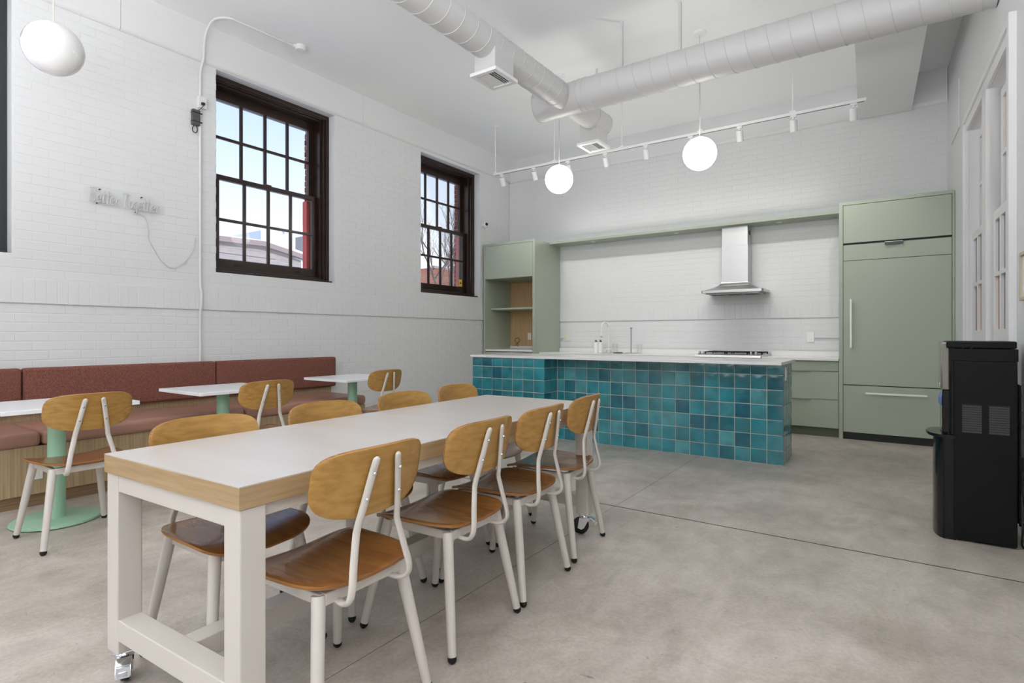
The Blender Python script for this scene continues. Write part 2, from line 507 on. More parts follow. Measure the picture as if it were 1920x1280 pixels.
cb_ = courses(XL + 0.002, 0.44, 0.9, 1.40, [], lambda u, z: (u, YB + 0.004, z))
cb_ += courses(XL + 0.002, 0.44, 1.60, BAND0 - 0.02, [], lambda u, z: (u, YB + 0.004, z))
u = XL + 0.03
while u < 0.4:
    cb_.append(((u + 0.033, YB + 0.004, 1.50), 0.067, 0.192, 0.0185)); u += 0.072
boxo('mortar_bed', M_wall, wb, XL, 0.44, YB - 0.0125, YB + 0.01, 1.405, 1.595)
lay_bricks(cb_, wb, 0, M_wall, 300)

# plaster band over the brick on left and back wall
tr = empty('trim_1', (XL, 0, BAND0), kind='structure')
prof = [(XL, BAND0 - 0.002), (XL + 0.014, BAND0 + 0.004), (XL + 0.026, BAND0 + 0.018), (XL + 0.032, BAND0 + 0.04), (XL + 0.032, ZC), (XL, ZC)]
for y0, y1 in ((-4, 2.074), (2.077, 4.757), (4.76, YB)):
    MB().prism(prof, 1, y0, y1).build('plaster_band', M_plaster, tr, smooth=True, sharp=0.9)
tr2 = empty('trim_2', (0, YB, BAND0), kind='structure')
pb = [(YB, BAND0 - 0.022), (YB - 0.014, BAND0 - 0.016), (YB - 0.026, BAND0 - 0.002), (YB - 0.032, BAND0 + 0.02), (YB - 0.032, ZC), (YB, ZC)]
MB().prism(pb, 0, XL + 0.033, 0.445).build('plaster_band', M_plaster, tr2, smooth=True, sharp=0.9)
# bulkhead hanging from the ceiling beside the right wall
mb = MB().box(-0.86, -0.335, -2.7, 0.0, 3.80, ZC + 0.01)
tag(R(mb).build('trim_3', M_plaster), kind='structure')

# red bricks of the outer leaf on the visible jambs
def ext_jamb(y, z0, z1):
    k = 0; z = z0
    while z < z1 - 0.05:
        w = 0.205 if k % 2 else 0.10
        x = XL - 0.385
        xs = [(x - w, x - 0.005)] + ([(x - 0.235, x - w - 0.01)] if w < 0.2 else [(x - 0.235, x - w - 0.01)])
        for a, b in xs:
            if b - a < 0.02: continue
            MB().box(a, b, y - 0.012 + random.uniform(-.006, .004), y + 0.05, z, z + 0.064, 0.004, 1).build('brick', M_redbrick, wo_)
        z += 0.075; k += 1
for (y0, y1, z0, z1) in HO2[1:]:
    ext_jamb(y1, z0 + 0.0, z1)

# ------------------------------------------------------------------ sash windows
def sash_window(idx, y0, y1, z0, z1, col=M_brown):
    w = empty('window_%d' % idx, (XL - 0.11, (y0 + y1) / 2, z0), kind='structure')
    X = XL - 0.11
    def ring(mb, xa, xb, a, b, c, d, t, tb=None, bev=0.004):
        tb = t if tb is None else tb
        mb.box(xa, xb, a, a + t, c, d, bev); mb.box(xa, xb, b - t, b, c, d, bev)
        mb.box(xa, xb, a + t * 0.9, b - t * 0.9, d - t, d, bev); mb.box(xa, xb, a + t * 0.9, b - t * 0.9, c, c + tb, bev)
    mb = MB()
    ring(mb, X - 0.035, X, y0, y1, z0, z1, 0.045, 0.035)
    ring(mb, X - 0.075, X - 0.02, y0 + 0.02, y1 - 0.02, z0 + 0.01, z1 - 0.01, 0.045, 0.035)
    ring(mb, X - 0.265, X - 0.06, y0 + 0.04, y1 - 0.04, z0 + 0.02, z1 - 0.02, 0.05, 0.045)
    mb.build('window_frame', col, w)
    boxo('window_stool', col, w, X - 0.1, XL - 0.012, y0 + 0.004, y1 - 0.03, z0 + 0.001, z0 + 0.02, 0.004)
    ga, gb = y0 + 0.155, y1 - 0.155
    zm = z0 + 1.045
    def sash(name, xc, c, d, bot, top, glass_c, glass_d):
        mb = MB()
        mb.box(xc - 0.02, xc + 0.02, ga - 0.055, ga, c, d, 0.003); mb.box(xc - 0.02, xc + 0.02, gb, gb + 0.055, c, d, 0.003)
        mb.box(xc - 0.02, xc + 0.02, ga - 0.01, gb + 0.01, c, glass_c, 0.003); mb.box(xc - 0.02, xc + 0.02, ga - 0.01, gb + 0.01, glass_d, d, 0.003)
        s = mb.build(name, col, w)
        st = (gb - ga) / 4
        for k in (1, 2, 3):
            boxo('muntin', col, s, xc - 0.014, xc + 0.016, ga + k * st - 0.0155, ga + k * st + 0.0155, glass_c - 0.005, glass_d + 0.005, 0.004)
        zh = (glass_c + glass_d) / 2
        boxo('muntin', col, s, xc - 0.013, xc + 0.017, ga - 0.005, gb + 0.005, zh - 0.0145, zh + 0.0145, 0.004)
        for k in range(4):
            for q in range(2):
                zz = (glass_c, zh) if q == 0 else (zh, glass_d)
                boxo('pane', M_glass, s, xc - 0.003, xc + 0.001, ga + k * st, ga + (k + 1) * st, zz[0], zz[1])
        return s
    lo = sash('lower_sash', X - 0.14, z0 + 0.075, zm + 0.005, 0, 0, z0 + 0.168, zm - 0.045)
    up = sash('upper_sash', X - 0.205, zm - 0.03, z1 - 0.075, 0, 0, zm + 0.02, z1 - 0.165)
    for k in (0.18, 0.82):
        yy = ga + (gb - ga) * k
        boxo('sash_lift', M_black, lo, X - 0.124, X - 0.117, yy - 0.045, yy + 0.045, z0 + 0.105, z0 + 0.125, 0.002)
    MB().box(X - 0.16, X - 0.125, (ga + gb) / 2 - 0.035, (ga + gb) / 2 + 0.035, zm + 0.005, zm + 0.02, 0.004).build('sash_lock', col, lo)
    return w
M_char = mat('charcoal_frame', (40, 44, 48), 0.3)
for i, wdw in enumerate(WIN):
    sash_window(i + 1, *wdw, col=(M_char if i == 0 else M_brown))
    if i:
        y1 = HO2[i][1]; z0 = wdw[2]
        o = boxo('trim_%d' % (3 + i), M_redpaint, None, XL - 0.47, XL - 0.388, y1 - 0.145, y1 - 0.075, z0 + 0.06, z0 + 1.02, 0.003)
        tag(o, kind='structure')

# ------------------------------------------------------------------ right wall window casings
w4 = empty('window_4', (xr(5.6), 5.6, 0.75), kind='structure')
def rb(name, m, parent, u0, u1, v0, v1, z0, z1, bev=0.003):
    mb = MB().box(v0, v1, u0 - 8.03, u1 - 8.03, z0, z1, bev)
    return R(mb).build(name, m, parent)
A0, A1, B0, B1, Z0, Z1 = 4.68, 5.41, 5.59, 6.42, 0.98, 3.00
for nm, a in (('casing', (4.52, 4.68, -0.022, 0.0, 0.0, 3.10)), ('casing', (6.42, 6.52, -0.022, 0.0, 0.0, 3.10)), ('casing', (4.68, 6.42, -0.022, 0.0, 3.00, 3.10)),
              ('casing', (4.49, 4.55, -0.040, 0.0, 0.0, 3.13)), ('mullion', (5.41, 5.59, -0.022, 0.20, 0.90, 3.02)), ('casing', (4.68, 6.42, -0.022, 0.0, 0.86, 0.98)),
              ('casing', (6.49, 6.55, -0.035, 0.0, 0.0, 3.13)), ('casing', (4.52, 6.54, -0.036, 0.0, 3.08, 3.13))):
    rb(nm, M_trim, w4, *a)
ti = 0
for (u0, u1) in ((A0, A1), (B0, B1)):
    for nm, v, za, zb in (('lower_sash', 0.020, 0.99, 2.08), ('upper_sash', 0.062, 2.01, 2.97)):
        mb = MB()
        mb.box(v, v + 0.04, u0 - 8.03, u0 - 8.03 + 0.07, za, zb, 0.003); mb.box(v, v + 0.04, u1 - 8.03 - 0.07, u1 - 8.03, za, zb, 0.003)
        mb.box(v, v + 0.04, u0 - 8.03 + 0.06, u1 - 8.03 - 0.06, za, za + (0.23 if nm[0] == 'l' else 0.07), 0.003)
        mb.box(v, v + 0.04, u0 - 8.03 + 0.06, u1 - 8.03 - 0.06, zb - 0.07, zb, 0.003)
        s = R(mb).build(nm, M_trim, w4)
        n = 3; st = (u1 - u0 - 0.14) / n; zg = za + (0.22 if nm[0] == 'l' else 0.06); zc = (zg + zb - 0.06) / 2
        for k in range(1, n):
            rb('muntin', M_trim, s, u0 + 0.07 + k * st - 0.013, u0 + 0.07 + k * st + 0.013, v - 0.002, v + 0.03, zg, zb - 0.06)
        rb('muntin', M_trim, s, u0 + 0.06, u1 - 0.06, v - 0.003, v + 0.03, zc - 0.014, zc + 0.014)
        for k in range(n):
            for z_a, z_b in ((zg, zc), (zc, zb - 0.06)):
                rb('pane', M_tints[ti % 4], s, u0 + 0.07 + k * st, u0 + 0.07 + (k + 1) * st, v + 0.018, v + 0.024, z_a, z_b, 0); ti += 1
        ti += 1
ap = R(MB().box(-0.012, 0.0, 7.02 - 8.03, 7.62 - 8.03, 3.22, 3.70, 0.003)).build('access_panel', M_plaster)
tag(ap, 'white painted access panel high on the right wall by the back corner', 'panel')

pf = empty('picture_frame', (xr(4.15) - 0.02, 4.15, 1.37), 'beige framed notice hung on the right wall above the water dispenser', 'picture')
mb = MB()
for a in ((-0.022, 0.0, 3.99 - 8.03, 4.32 - 8.03, 1.375, 1.395), (-0.022, 0.0, 3.99 - 8.03, 4.32 - 8.03, 1.63, 1.65), (-0.022, 0.0, 3.99 - 8.03, 4.01 - 8.03, 1.395, 1.63), (-0.022, 0.0, 4.30 - 8.03, 4.32 - 8.03, 1.395, 1.63)):
    mb.box(*a, 0.002)
R(mb).build('frame', M_beige, pf)
R(MB().box(-0.010, -0.001, 4.01 - 8.03, 4.30 - 8.03, 1.395, 1.63)).build('paper', M_paper, pf)

# ------------------------------------------------------------------ outside
gl = boxo('ground_outside', M_snow, None, -70, -6.3, -20, 60, -1.3, -1.2); tag(gl, kind='structure')
ho = empty('clapboard_house', (-16.4, 9, -1.2), 'grey clapboard house with a snowy gable roof outside the larger window', 'house')
front = [(3.0, -1.2), (11.1, -1.2), (11.1, 3.62), (9.6, 4.02), (8.3, 3.86), (3.0, 3.86)]
MB().prism(front, 0, -19.0, -16.05).build('wall', M_siding, ho)
z = 2.2; k = 0
while z < 3.7:
    boxo('clapboard', M_siding, ho, -16.055, -16.02, 3.0, 11.1 if z < 3.5 else 10.2, z, z + 0.155, 0.004); z += 0.17
MB().prism([(3.0, 3.74), (9.75, 3.90), (11.6, 3.58), (11.6, 3.72), (9.75, 4.05), (3.0, 3.90)], 0, -16.1, -15.9).build('fascia', M_fascia, ho)
MB().prism([(3.0, 3.90), (9.75, 4.05), (11.6, 3.72), (11.6, 3.80), (10.2, 4.10), (3.0, 4.0)], 0, -19.0, -16.0).build('snowy_roof', M_snow, ho)
boxo('window', M_fascia, ho, -16.04, -15.98, 9.0, 9.9, 2.2, 3.28, 0.01)
gb_ = empty('grey_building', (-41, 26, -1.2), 'pale grey flat-roofed building far behind the clapboard house', 'building')
boxo('wall', M_greybld, gb_, -44, -40, 24.2, 34, -1.2, 9.2)
for k in range(3): boxo('window', M_chimney, gb_, -40.02, -39.97, 24.6 + k * 1.5, 25.2 + k * 1.5, 7.6, 8.2)
boxo('roof_rail', M_greybld, gb_, -40.3, -40.0, 26.2, 34, 9.2, 9.5)
sr = empty('neighbour_roof', (-26, 18, -1.2), 'snow covered roof with a grey chimney beyond the gable', 'house')
MB().prism([(16.4, 5.0), (23, 6.4), (23, -1.2), (16.4, -1.2)], 0, -27, -25).build('wall', M_snow, sr)
boxo('chimney', M_chimney, sr, -25.2, -24.6, 17.1, 18.2, 5.2, 6.15, 0.02)
bb = empty('brick_building', (-20, 22, -1.2), 'low red brick building behind the bare tree outside the corner window', 'building')
MB().prism([(19.5, -1.2), (27, -1.2), (27, 4.75), (21.9, 4.75), (21.7, 4.6), (19.5, 4.45)], 0, -24, -20).build('wall', M_redbrick, bb)
mbx = MB()
for r in range(30):
    z = 3.0 + r * 0.075
    if z > 4.3: break
    mbx.box(-20.0, -19.985, 19.5, 27, z, z + 0.012)
o = mbx.build('mortar_course', M_mortar, bb); o['kind'] = 'stuff'
boxo('coping', M_fascia, bb, -20.1, -19.95, 21.7, 27, 4.70, 4.82)
# bare tree
tre = empty('bare_tree', (-13.6, 15.6, -1.2), 'leafless tree with thin branches outside the corner window', 'tree')
mbt = MB(); mbr = MB()
def grow(p, d, L, r, depth, mb):
    pts = [p]; q = Vector(p); dd = Vector(d)
    for k in range(4):
        dd = (dd + Vector((random.uniform(-.15, .15), random.uniform(-.15, .15), random.uniform(-.02, .14)))).normalized()
        q = q + dd * L / 4; pts.append(q.copy())
    mb.tube(pts, [r * (1 - 0.13 * k) for k in range(5)], 6)
    if depth > 0:
        for k in range(4 if depth > 2 else 3):
            t = random.choice(pts[1:])
            nd = (dd + Vector((random.uniform(-.8, .8), random.uniform(-.8, .8), random.uniform(0.0, .6)))).normalized()
            grow(t, nd, L * random.uniform(.6, .8), r * 0.5, depth - 1, mbr)
mbt.tube([(-13.6, 15.6, -1.2), (-13.65, 15.62, 1.0), (-13.6, 15.65, 2.4)], [0.12, 0.1, 0.085], 8)
grow((-13.6, 15.65, 2.3), (0, 0.05, 1), 1.9, 0.075, 4, mbr)
grow((-13.6, 15.65, 2.0), (0, 0.5, 0.9), 1.9, 0.065, 4, mbr)
grow((-13.6, 15.65, 2.0), (0, -0.6, 0.9), 1.8, 0.065, 4, mbr)
mbt.build('trunk', M_bark, tre, smooth=True)
o = mbr.build('branches', M_bark, tre, smooth=True)
wy = HO2[2][1]
ws = empty('warning_sticker', (XL - 0.245, WIN[2][1] - 0.20, WIN[2][2] + 0.2), 'small yellow warning sticker on the lower corner pane of the corner window', 'sticker')
ys, zs_, xs_ = WIN[2][1] - 0.20, WIN[2][2] + 0.235, XL - 0.244
boxo('label', M_yellow, ws, xs_ - 0.001, xs_ + 0.001, ys - 0.04, ys + 0.04, zs_ - 0.055, zs_ + 0.055)
MB().prism([(ys - 0.022, zs_ - 0.018), (ys + 0.022, zs_ - 0.018), (ys, zs_ + 0.022)], 0, xs_ + 0.001, xs_ + 0.002).build('triangle', M_black, ws)

# ------------------------------------------------------------------ ducts
def helix(axis, c, r, a0, a1, pitch, seg=28):
    n = int((a1 - a0) / pitch * seg); pts = []
    for k in range(n + 1):
        a = a0 + (a1 - a0) * k / n; t = 2 * PI * (a - a0) / pitch
        u, v = c[0] + r * math.cos(t), c[1] + r * math.sin(t)
        pts.append((a, u, v) if axis == 0 else (u, a, v))
    return pts
d1 = empty('air_duct', (-1.3, 5.08, 3.61), 'white spiral air duct with a crossing branch and two grilles under the ceiling', 'duct')
MB().tube([(-3.17, 5.08, 3.61), (0.55, 5.08, 3.61)], 0.157, 48).build('pipe', M_duct, d1, smooth=True)
MB().tube(helix(0, (5.08, 3.61), 0.157, -2.62, 0.50, 0.165), 0.0045, 6).build('seam', M_duct, d1, smooth=True)
for x in (-3.168, -2.60, -2.66, 0.06): MB().tube([(x, 5.08, 3.61), (x + 0.012, 5.08, 3.61)], 0.1615, 48).build('collar', M_duct, d1, smooth=True)
for x in (-1.65, -2.22): MB().box(x - 0.012, x + 0.012, 5.068, 5.092, 3.75, ZC).build('hanger_rod', M_duct, d1)
d2 = d1
MB().tube([(-2.84, -3.9, 3.615), (-2.84, 5.94, 3.615)], 0.129, 40).build('pipe', M_duct, d2, smooth=True)
MB().tube(helix(1, (-2.84, 3.615), 0.129, -3.8, 4.80, 0.165, 22), 0.004, 6).build('seam', M_duct, d2, smooth=True)
for y in (4.86, 5.62, 5.935): MB().tube([(-2.84, y, 3.615), (-2.84, y + 0.012, 3.615)], 0.133, 40).build('collar', M_duct, d2, smooth=True)
MB().box(-2.85, -2.83, 5.79, 5.81, 3.73, ZC).build('hanger_rod', M_duct, d2)
for (cx, cy, zb) in ((-2.835, 3.83, 3.345), (-2.865, 5.775, 3.315)):
    hx, hy = 0.108, 0.135
    db = MB().box(cx - hx, cx + hx, cy - hy, cy + hy, zb + 0.03, 3.64, 0.004).build('diffuser_box', M_duct, d2)
    boxo('duct_opening', M_black, db, cx - 0.1, cx + 0.1, cy - 0.125, cy + 0.125, zb + 0.018, zb + 0.022)
    mb = MB()
    for a in ((cx - 0.135, cx - 0.095, cy - 0.16, cy + 0.16), (cx + 0.095, cx + 0.135, cy - 0.16, cy + 0.16), (cx - 0.1, cx + 0.1, cy - 0.16, cy - 0.12), (cx - 0.1, cx + 0.1, cy + 0.12, cy + 0.16)):
        mb.box(a[0], a[1], a[2], a[3], zb, zb + 0.028, 0.003)
    mb.build('grille_frame', M_trim, db)
    for k in range(9):
        x = cx - 0.084 + k * 0.021
        m4 = Matrix.Translation((x, cy, zb + 0.012)) @ Matrix.Rotation(math.radians(48 if k < 5 else -30), 4, 'Y')
        MB().box(-0.0015, 0.0015, -0.125, 0.125, -0.0085, 0.0085, mtx=m4).build('louver', M_trim, db)

# ------------------------------------------------------------------ pendants
def pendant(x, y, z, m, label, light=False):
    p = empty('globe_pendant', (x, y, z), label, 'lamp', 'opal globe pendants')
    MB().sphere((x, y, z), 0.1625, 48, 24).build('globe', m, p, smooth=True, sharp=3)
    MB().cyl((x, y, z + 0.158), (x, y, ZC - 0.02), 0.0042, seg=8).build('cord', M_white, p)
    MB().lathe([(0.0, ZC - z - 0.028), (0.055, ZC - z - 0.026), (0.068, ZC - z - 0.016), (0.07, ZC - z), (0, ZC - z)], (x, y, z), 32).build('canopy', M_trim, p, smooth=True)
    MB().cyl((x, y, z + 0.150), (x, y, z + 0.172), 0.018, seg=16).build('cap', M_trim, p)
pendant(-1.652, 5.70, 3.0, M_globe_on, 'lit white globe pendant nearest the range hood')
pendant(-3.275, 5.70, 3.0, M_globe_on, 'lit white globe pendant hanging between the corner window and the hood')
pendant(-4.43, 1.272, 3.0, M_globe_off, 'unlit white globe pendant at the far left over the bench')

# ------------------------------------------------------------------ track lighting
tk = empty('light_track', (-2.56, 6.56, 3.52), 'long white ceiling track hung on rods before the back wall', 'light track')
boxo('rail', M_trim, tk, -4.86, -0.27, 6.543, 6.577, 3.500, 3.530, 0.003)
boxo('slot', M_dgrey, tk, -4.84, -0.29, 6.553, 6.567, 3.4985, 3.5005)
for x in (-4.835, -3.845, -2.865, -1.895, -0.93):
    MB().cyl((x, 6.56, 3.53), (x, 6.56, ZC), 0.0065, seg=10).build('rod', M_trim, tk)
    MB().lathe([(0.0, -0.022), (0.03, -0.016), (0.055, 0.0), (0, 0)], (x, 6.56, ZC), 24).build('rod_canopy', M_trim, tk, smooth=True)
    boxo('bracket', M_trim, tk, x - 0.03, x + 0.03, 6.548, 6.572, 3.53, 3.552, 0.003)
ordn = ('first', 'second', 'third', 'fourth', 'fifth', 'sixth', 'seventh', 'eighth', 'ninth')
for k in range(9):
    x = -4.72 + k * 0.5425
    h = empty('spotlight', (x, 6.56, 3.50), 'white cylinder spotlight on the ceiling track, %s from the left' % ordn[k], 'spotlight', 'track spotlights')
    boxo('adapter', M_trim, h, x - 0.03, x + 0.03, 6.546, 6.574, 3.478, 3.499, 0.003)
    MB().cyl((x, 6.56, 3.455), (x, 6.56, 3.48), 0.012, seg=12).build('stem', M_trim, h)
    tilt = math.radians(27 if k < 4 else 16)
    m4 = Matrix.Translation((x, 6.56, 3.45)) @ Matrix.Rotation(tilt, 4, 'X')
    MB().lathe([(0.0, 0.0), (0.034, 0.0), (0.036, -0.003), (0.036, -0.118), (0.031, -0.118), (0.029, -0.09), (0, -0.09)], (0, 0, 0), 28, mtx=m4).build('barrel', M_trim, h, smooth=True)
    L = bpy.data.lights.new('spot', 'SPOT'); L.energy = 15; L.spot_size = math.radians(80); L.spot_blend = 0.8; L.shadow_soft_size = 0.028
    L.color = (1.0, 0.975, 0.94)
    lo = bpy.data.objects.new('spot', L); COL.objects.link(lo)
    lo.location = (x, 6.56 + 0.135 * math.sin(tilt), 3.45 - 0.135 * math.cos(tilt)); lo.rotation_euler = (math.radians(34), 0, 0)

# ------------------------------------------------------------------ kitchen wall units
def slab(mb, *a): return mb.box(*a)
# tall open cabinet at the left
tw = empty('tall_cabinet', (-5.09, 7.64, 0), 'tall sage green cabinet with an open oak-backed niche in the corner', 'cabinet')
X0, X1, Y0, Y1, ZT = -5.575, -4.587, 7.244, 8.005, 2.655
mb = MB()
mb.box(X0, X0 + 0.03, Y0, Y1, 0.0, ZT, 0.002); mb.box(X1 - 0.045, X1, Y0, Y1, 0.0, ZT, 0.002)
mb.box(X0 + 0.03, X1 - 0.045, Y0, Y1, ZT - 0.035, ZT, 0.001); mb.box(X0 + 0.03, X1 - 0.045, Y0 + 0.02, Y1, 2.085, 2.11)
mb.box(X0 + 0.03, X1 - 0.045, Y0 + 0.06, Y1, 0.0, 0.10)
mb.build('body', M_green, tw)
boxo('door', M_green, tw, X0 + 0.033, X1 - 0.048, Y0 + 0.001, Y0 + 0.02, 2.09, ZT - 0.038, 0.0015)
boxo('shelf', M_green, tw, X0 + 0.03, X1 - 0.045, Y0 + 0.16, Y1 - 0.03, 1.595, 1.625, 0.002)
boxo('back_panel', M_niche, tw, X0 + 0.03, X1 - 0.045, Y1 - 0.03, Y1, 0.95, 2.085)
boxo('niche_counter', M_quartz, tw, X0 + 0.031, X1 - 0.046, Y0 + 0.005, Y1 - 0.03, 0.925, 0.955, 0.002)
boxo('niche_upstand', M_quartz, tw, X0 + 0.031, X1 - 0.046, Y1 - 0.05, Y1 - 0.03, 0.955, 1.0, 0.002)
for a, b in ((X0 + 0.033, -5.10), (-5.096, X1 - 0.048)): boxo('door', M_green, tw, a, b, Y0 + 0.002, Y0 + 0.02, 0.105, 0.915, 0.0015)
def outlet(name, label, cx, y, cz, w=0.075, h=0.118, m=M_plate, switches=1):
    o = empty(name, (cx, y, cz), label, 'outlet')
    boxo('cover', m, o, cx - w / 2, cx + w / 2, y - 0.008, y, cz - h / 2, cz + h / 2, 0.003)
    for k in range(switches):
        xx = cx + (k - (switches - 1) / 2) * 0.046
        boxo('rocker', m, o, xx - 0.017, xx + 0.017, y - 0.013, y - 0.008, cz - 0.034, cz + 0.034, 0.002)
    return o
outlet('wall_outlet', 'white outlet on the oak back of the cabinet niche', -5.155, Y1 - 0.031, 1.165)
wn = MB().tube(smooth_path([(-5.44, 7.955, 1.0), (-5.40, 7.93, 1.04), (-5.43, 7.93, 1.10), (-5.37, 7.94, 1.14), (-5.345, 7.95, 1.09), (-5.40, 7.95, 1.03), (-5.36, 7.93, 0.985)], 6), 0.004, 6).build('loose_wire', M_wire, None, smooth=True)
tag(wn, 'thin brown wire looped at the back of the cabinet niche', 'wire')

# soffit shelf
so = empty('soffit_shelf', (-2.58, 7.85, 2.625), 'long sage green soffit shelf with recessed downlights above the counter', 'shelf')
boxo('board', M_green, so, X1 + 0.001, -0.572, 7.672, 8.005, 2.625, 2.66, 0.002)
for x in (-3.90, -2.60, -1.27):
    MB().lathe([(0, -0.004), (0.026, -0.004), (0.034, -0.002), (0.036, 0.0), (0, 0)], (x, 7.84, 2.625), 28).build('downlight', M_plate, so, smooth=True)

# refrigerator enclosure
fr = empty('panelled_refrigerator', (-0.055, 7.7, 0), 'tall sage green panelled refrigerator with white bar handles beside the right wall', 'refrigerator')
FX0, FX1, FY = -0.571, 0.469, 7.383
mb = MB()
mb.box(FX0, FX0 + 0.04, FY, 8.005, 0, 2.69, 0.001); mb.box(FX1 - 0.02, FX1, FY, 8.005, 0, 2.685, 0.001)
mb.box(FX0 + 0.04, FX1 - 0.02, FY, 8.005, 2.652, 2.69, 0.001)
mb.build('surround', M_green, fr)
boxo('carcass', M_black, fr, FX0 + 0.04, FX1 - 0.02, FY + 0.03, 8.0, 0.0, 2.65)
px0, px1 = FX0 + 0.044, FX1 - 0.024
boxo('upper_door', M_green, fr, px0, px1, FY + 0.004, FY + 0.026, 2.222, 2.648, 0.0015)
boxo('vent_panel', M_green, fr, px0, px1, FY + 0.004, FY + 0.026, 2.024, 2.200, 0.0015)
fd = boxo('door', M_green, fr, px0, px1, FY + 0.004, FY + 0.026, 0.622, 2.019, 0.0015)
fz = boxo('freezer_drawer', M_green, fr, px0, px1, FY + 0.004, FY + 0.026, 0.085, 0.612, 0.0015)
boxo('vent_grille', M_black, fr, px0, px1, FY + 0.035, FY + 0.05, 0.0, 0.085)
boxo('edge_pull', M_steel, fr, -0.135, 0.03, FY - 0.02, FY + 0.008, 2.198, 2.203, 0.001)
boxo('edge_pull', M_dgrey, fr, -0.135, 0.03, FY - 0.02, FY - 0.017, 2.168, 2.2, 0.001)
def bar_handle(parent, p0, p1, r=0.010):
    p0, p1 = Vector(p0), Vector(p1); d = (p1 - p0).normalized()
    mb = MB()
    if abs(d.z) > 0.5: mb.box(p0.x - r, p0.x + r, p0.y - r, p0.y + r, p0.z, p1.z, 0.003)
    else: mb.box(p0.x, p1.x, p0.y - r, p0.y + r, p0.z - r, p0.z + r, 0.003)
    for q in (p0 + d * 0.04, p1 - d * 0.04): mb.box(q.x - 0.007, q.x + 0.007, p0.y, FY + 0.006, q.z - 0.007, q.z + 0.007)
    mb.build('handle', M_plate, parent)
bar_handle(fd, (-0.452, FY - 0.042, 1.035), (-0.452, FY - 0.042, 1.585))
bar_handle(fz, (-0.315, FY - 0.042, 0.535), (0.24, FY - 0.042, 0.535))

# base cabinets, worktops
bd = empty('drawer_cabinet', (-0.98, 7.7, 0), 'sage green drawer cabinet between the range and the refrigerator', 'cabinet')
boxo('body', M_green, bd, -1.385, -0.573, 7.43, 8.0, 0.105, 0.884, 0.001)
boxo('kick', M_greend, bd, -1.385, -0.573, 7.46, 8.0, 0.0, 0.105)
for z0, z1 in ((0.763, 0.878), (0.438, 0.757), (0.108, 0.432)):
    d = boxo('drawer', M_green, bd, -1.383, -0.578, 7.408, 7.43, z0, z1, 0.0015)
    if z0 < 0.75: boxo('edge_pull', M_chrome, d, -1.13, -0.86, 7.385, 7.412, z1 - 0.001, z1 + 0.005, 0.001)
    else: boxo('edge_pull', M_chrome, d, -1.13, -0.86, 7.385, 7.412, z1 - 0.001, z1 + 0.004, 0.001)
bc = empty('base_cabinet', (-3.4, 7.7, 0), 'long sage green base cabinet under the sink counter behind the island', 'cabinet')
boxo('body', M_green, bc, -4.585, -2.195, 7.43, 8.0, 0.105, 0.884, 0.001)
boxo('kick', M_greend, bc, -4.585, -2.195, 7.46, 8.0, 0.0, 0.105)
for k in range(4):
    a = -4.583 + k * 0.597
    d = boxo('door', M_green, bc, a, a + 0.592, 7.408, 7.43, 0.108, 0.878, 0.0015)
    boxo('edge_pull', M_chrome, d, a + 0.2, a + 0.4, 7.385, 7.412, 0.877, 0.882, 0.001)
ct = empty('worktop', (-3.4, 7.7, 0.885), 'white quartz worktop left of the range', 'worktop')
boxo('slab', M_quartz, ct, -4.585, -2.192, 7.36, 8.0, 0.885, 0.915, 0.003)
boxo('upstand', M_quartz, ct, -4.585, -2.192, 7.985, 8.005, 0.915, 0.975, 0.002)
ct2 = empty('worktop', (-0.98, 7.7, 0.885), 'white quartz worktop between the range and the refrigerator', 'worktop')
boxo('slab', M_quartz, ct2, -1.388, -0.573, 7.36, 8.0, 0.885, 0.915, 0.003)
boxo('upstand', M_quartz, ct2, -1.388, -0.573, 7.985, 8.005, 0.915, 0.975, 0.002)

# range
rg = empty('kitchen_range', (-1.79, 7.66, 0), 'stainless steel range with black grates under the hood', 'range')
RX0, RX1 = -2.186, -1.394
boxo('body', M_steel, rg, RX0 + 0.005, RX1 - 0.005, 7.37, 7.99, 0.08, 0.90, 0.003)
boxo('oven_door', M_blackgloss, rg, RX0 + 0.02, RX1 - 0.02, 7.345, 7.37, 0.25, 0.78, 0.004)
MB().cyl((RX0 + 0.08, 7.31, 0.74), (RX1 - 0.08, 7.31, 0.74), 0.011, seg=12).build('oven_handle', M_steel, rg, smooth=True)
MB().prism([(7.325, 0.898), (7.345, 0.93), (7.40, 0.938), (7.99, 0.938), (7.99, 0.898)], 0, RX0, RX1, 0.002).build('cooktop', M_steel, rg)
boxo('front_strip', M_blackgloss, rg, RX0, RX1, 7.318, 7.35, 0.875, 0.902, 0.003)
for x in (-2.135, -2.085, -1.51, -1.455):
    MB().lathe([(0, 0.04), (0.013, 0.04), (0.015, 0.034), (0.015, 0.012), (0.021, 0.008), (0.021, 0), (0, 0)], (x, 7.375, 0.936), 20).build('knob', M_steel, rg, smooth=True)
for x0, x1 in ((-2.10, -1.84), (-1.83, -1.57), (-1.56, -1.40)):
    mb = MB()
    for y in (7.48, 7.60, 7.72, 7.84): mb.box(x0, x1, y - 0.007, y + 0.007, 0.956, 0.970)
    for x in (x0, (x0 + x1) / 2, x1 - 0.014): mb.box(x, x + 0.014, 7.473, 7.847, 0.954, 0.968)
    for x in (x0, x1 - 0.014):
        for y in (7.48, 7.84): mb.box(x, x + 0.014, y - 0.007, y + 0.007, 0.936, 0.958)
    mb.build('grate', M_rubber, rg)

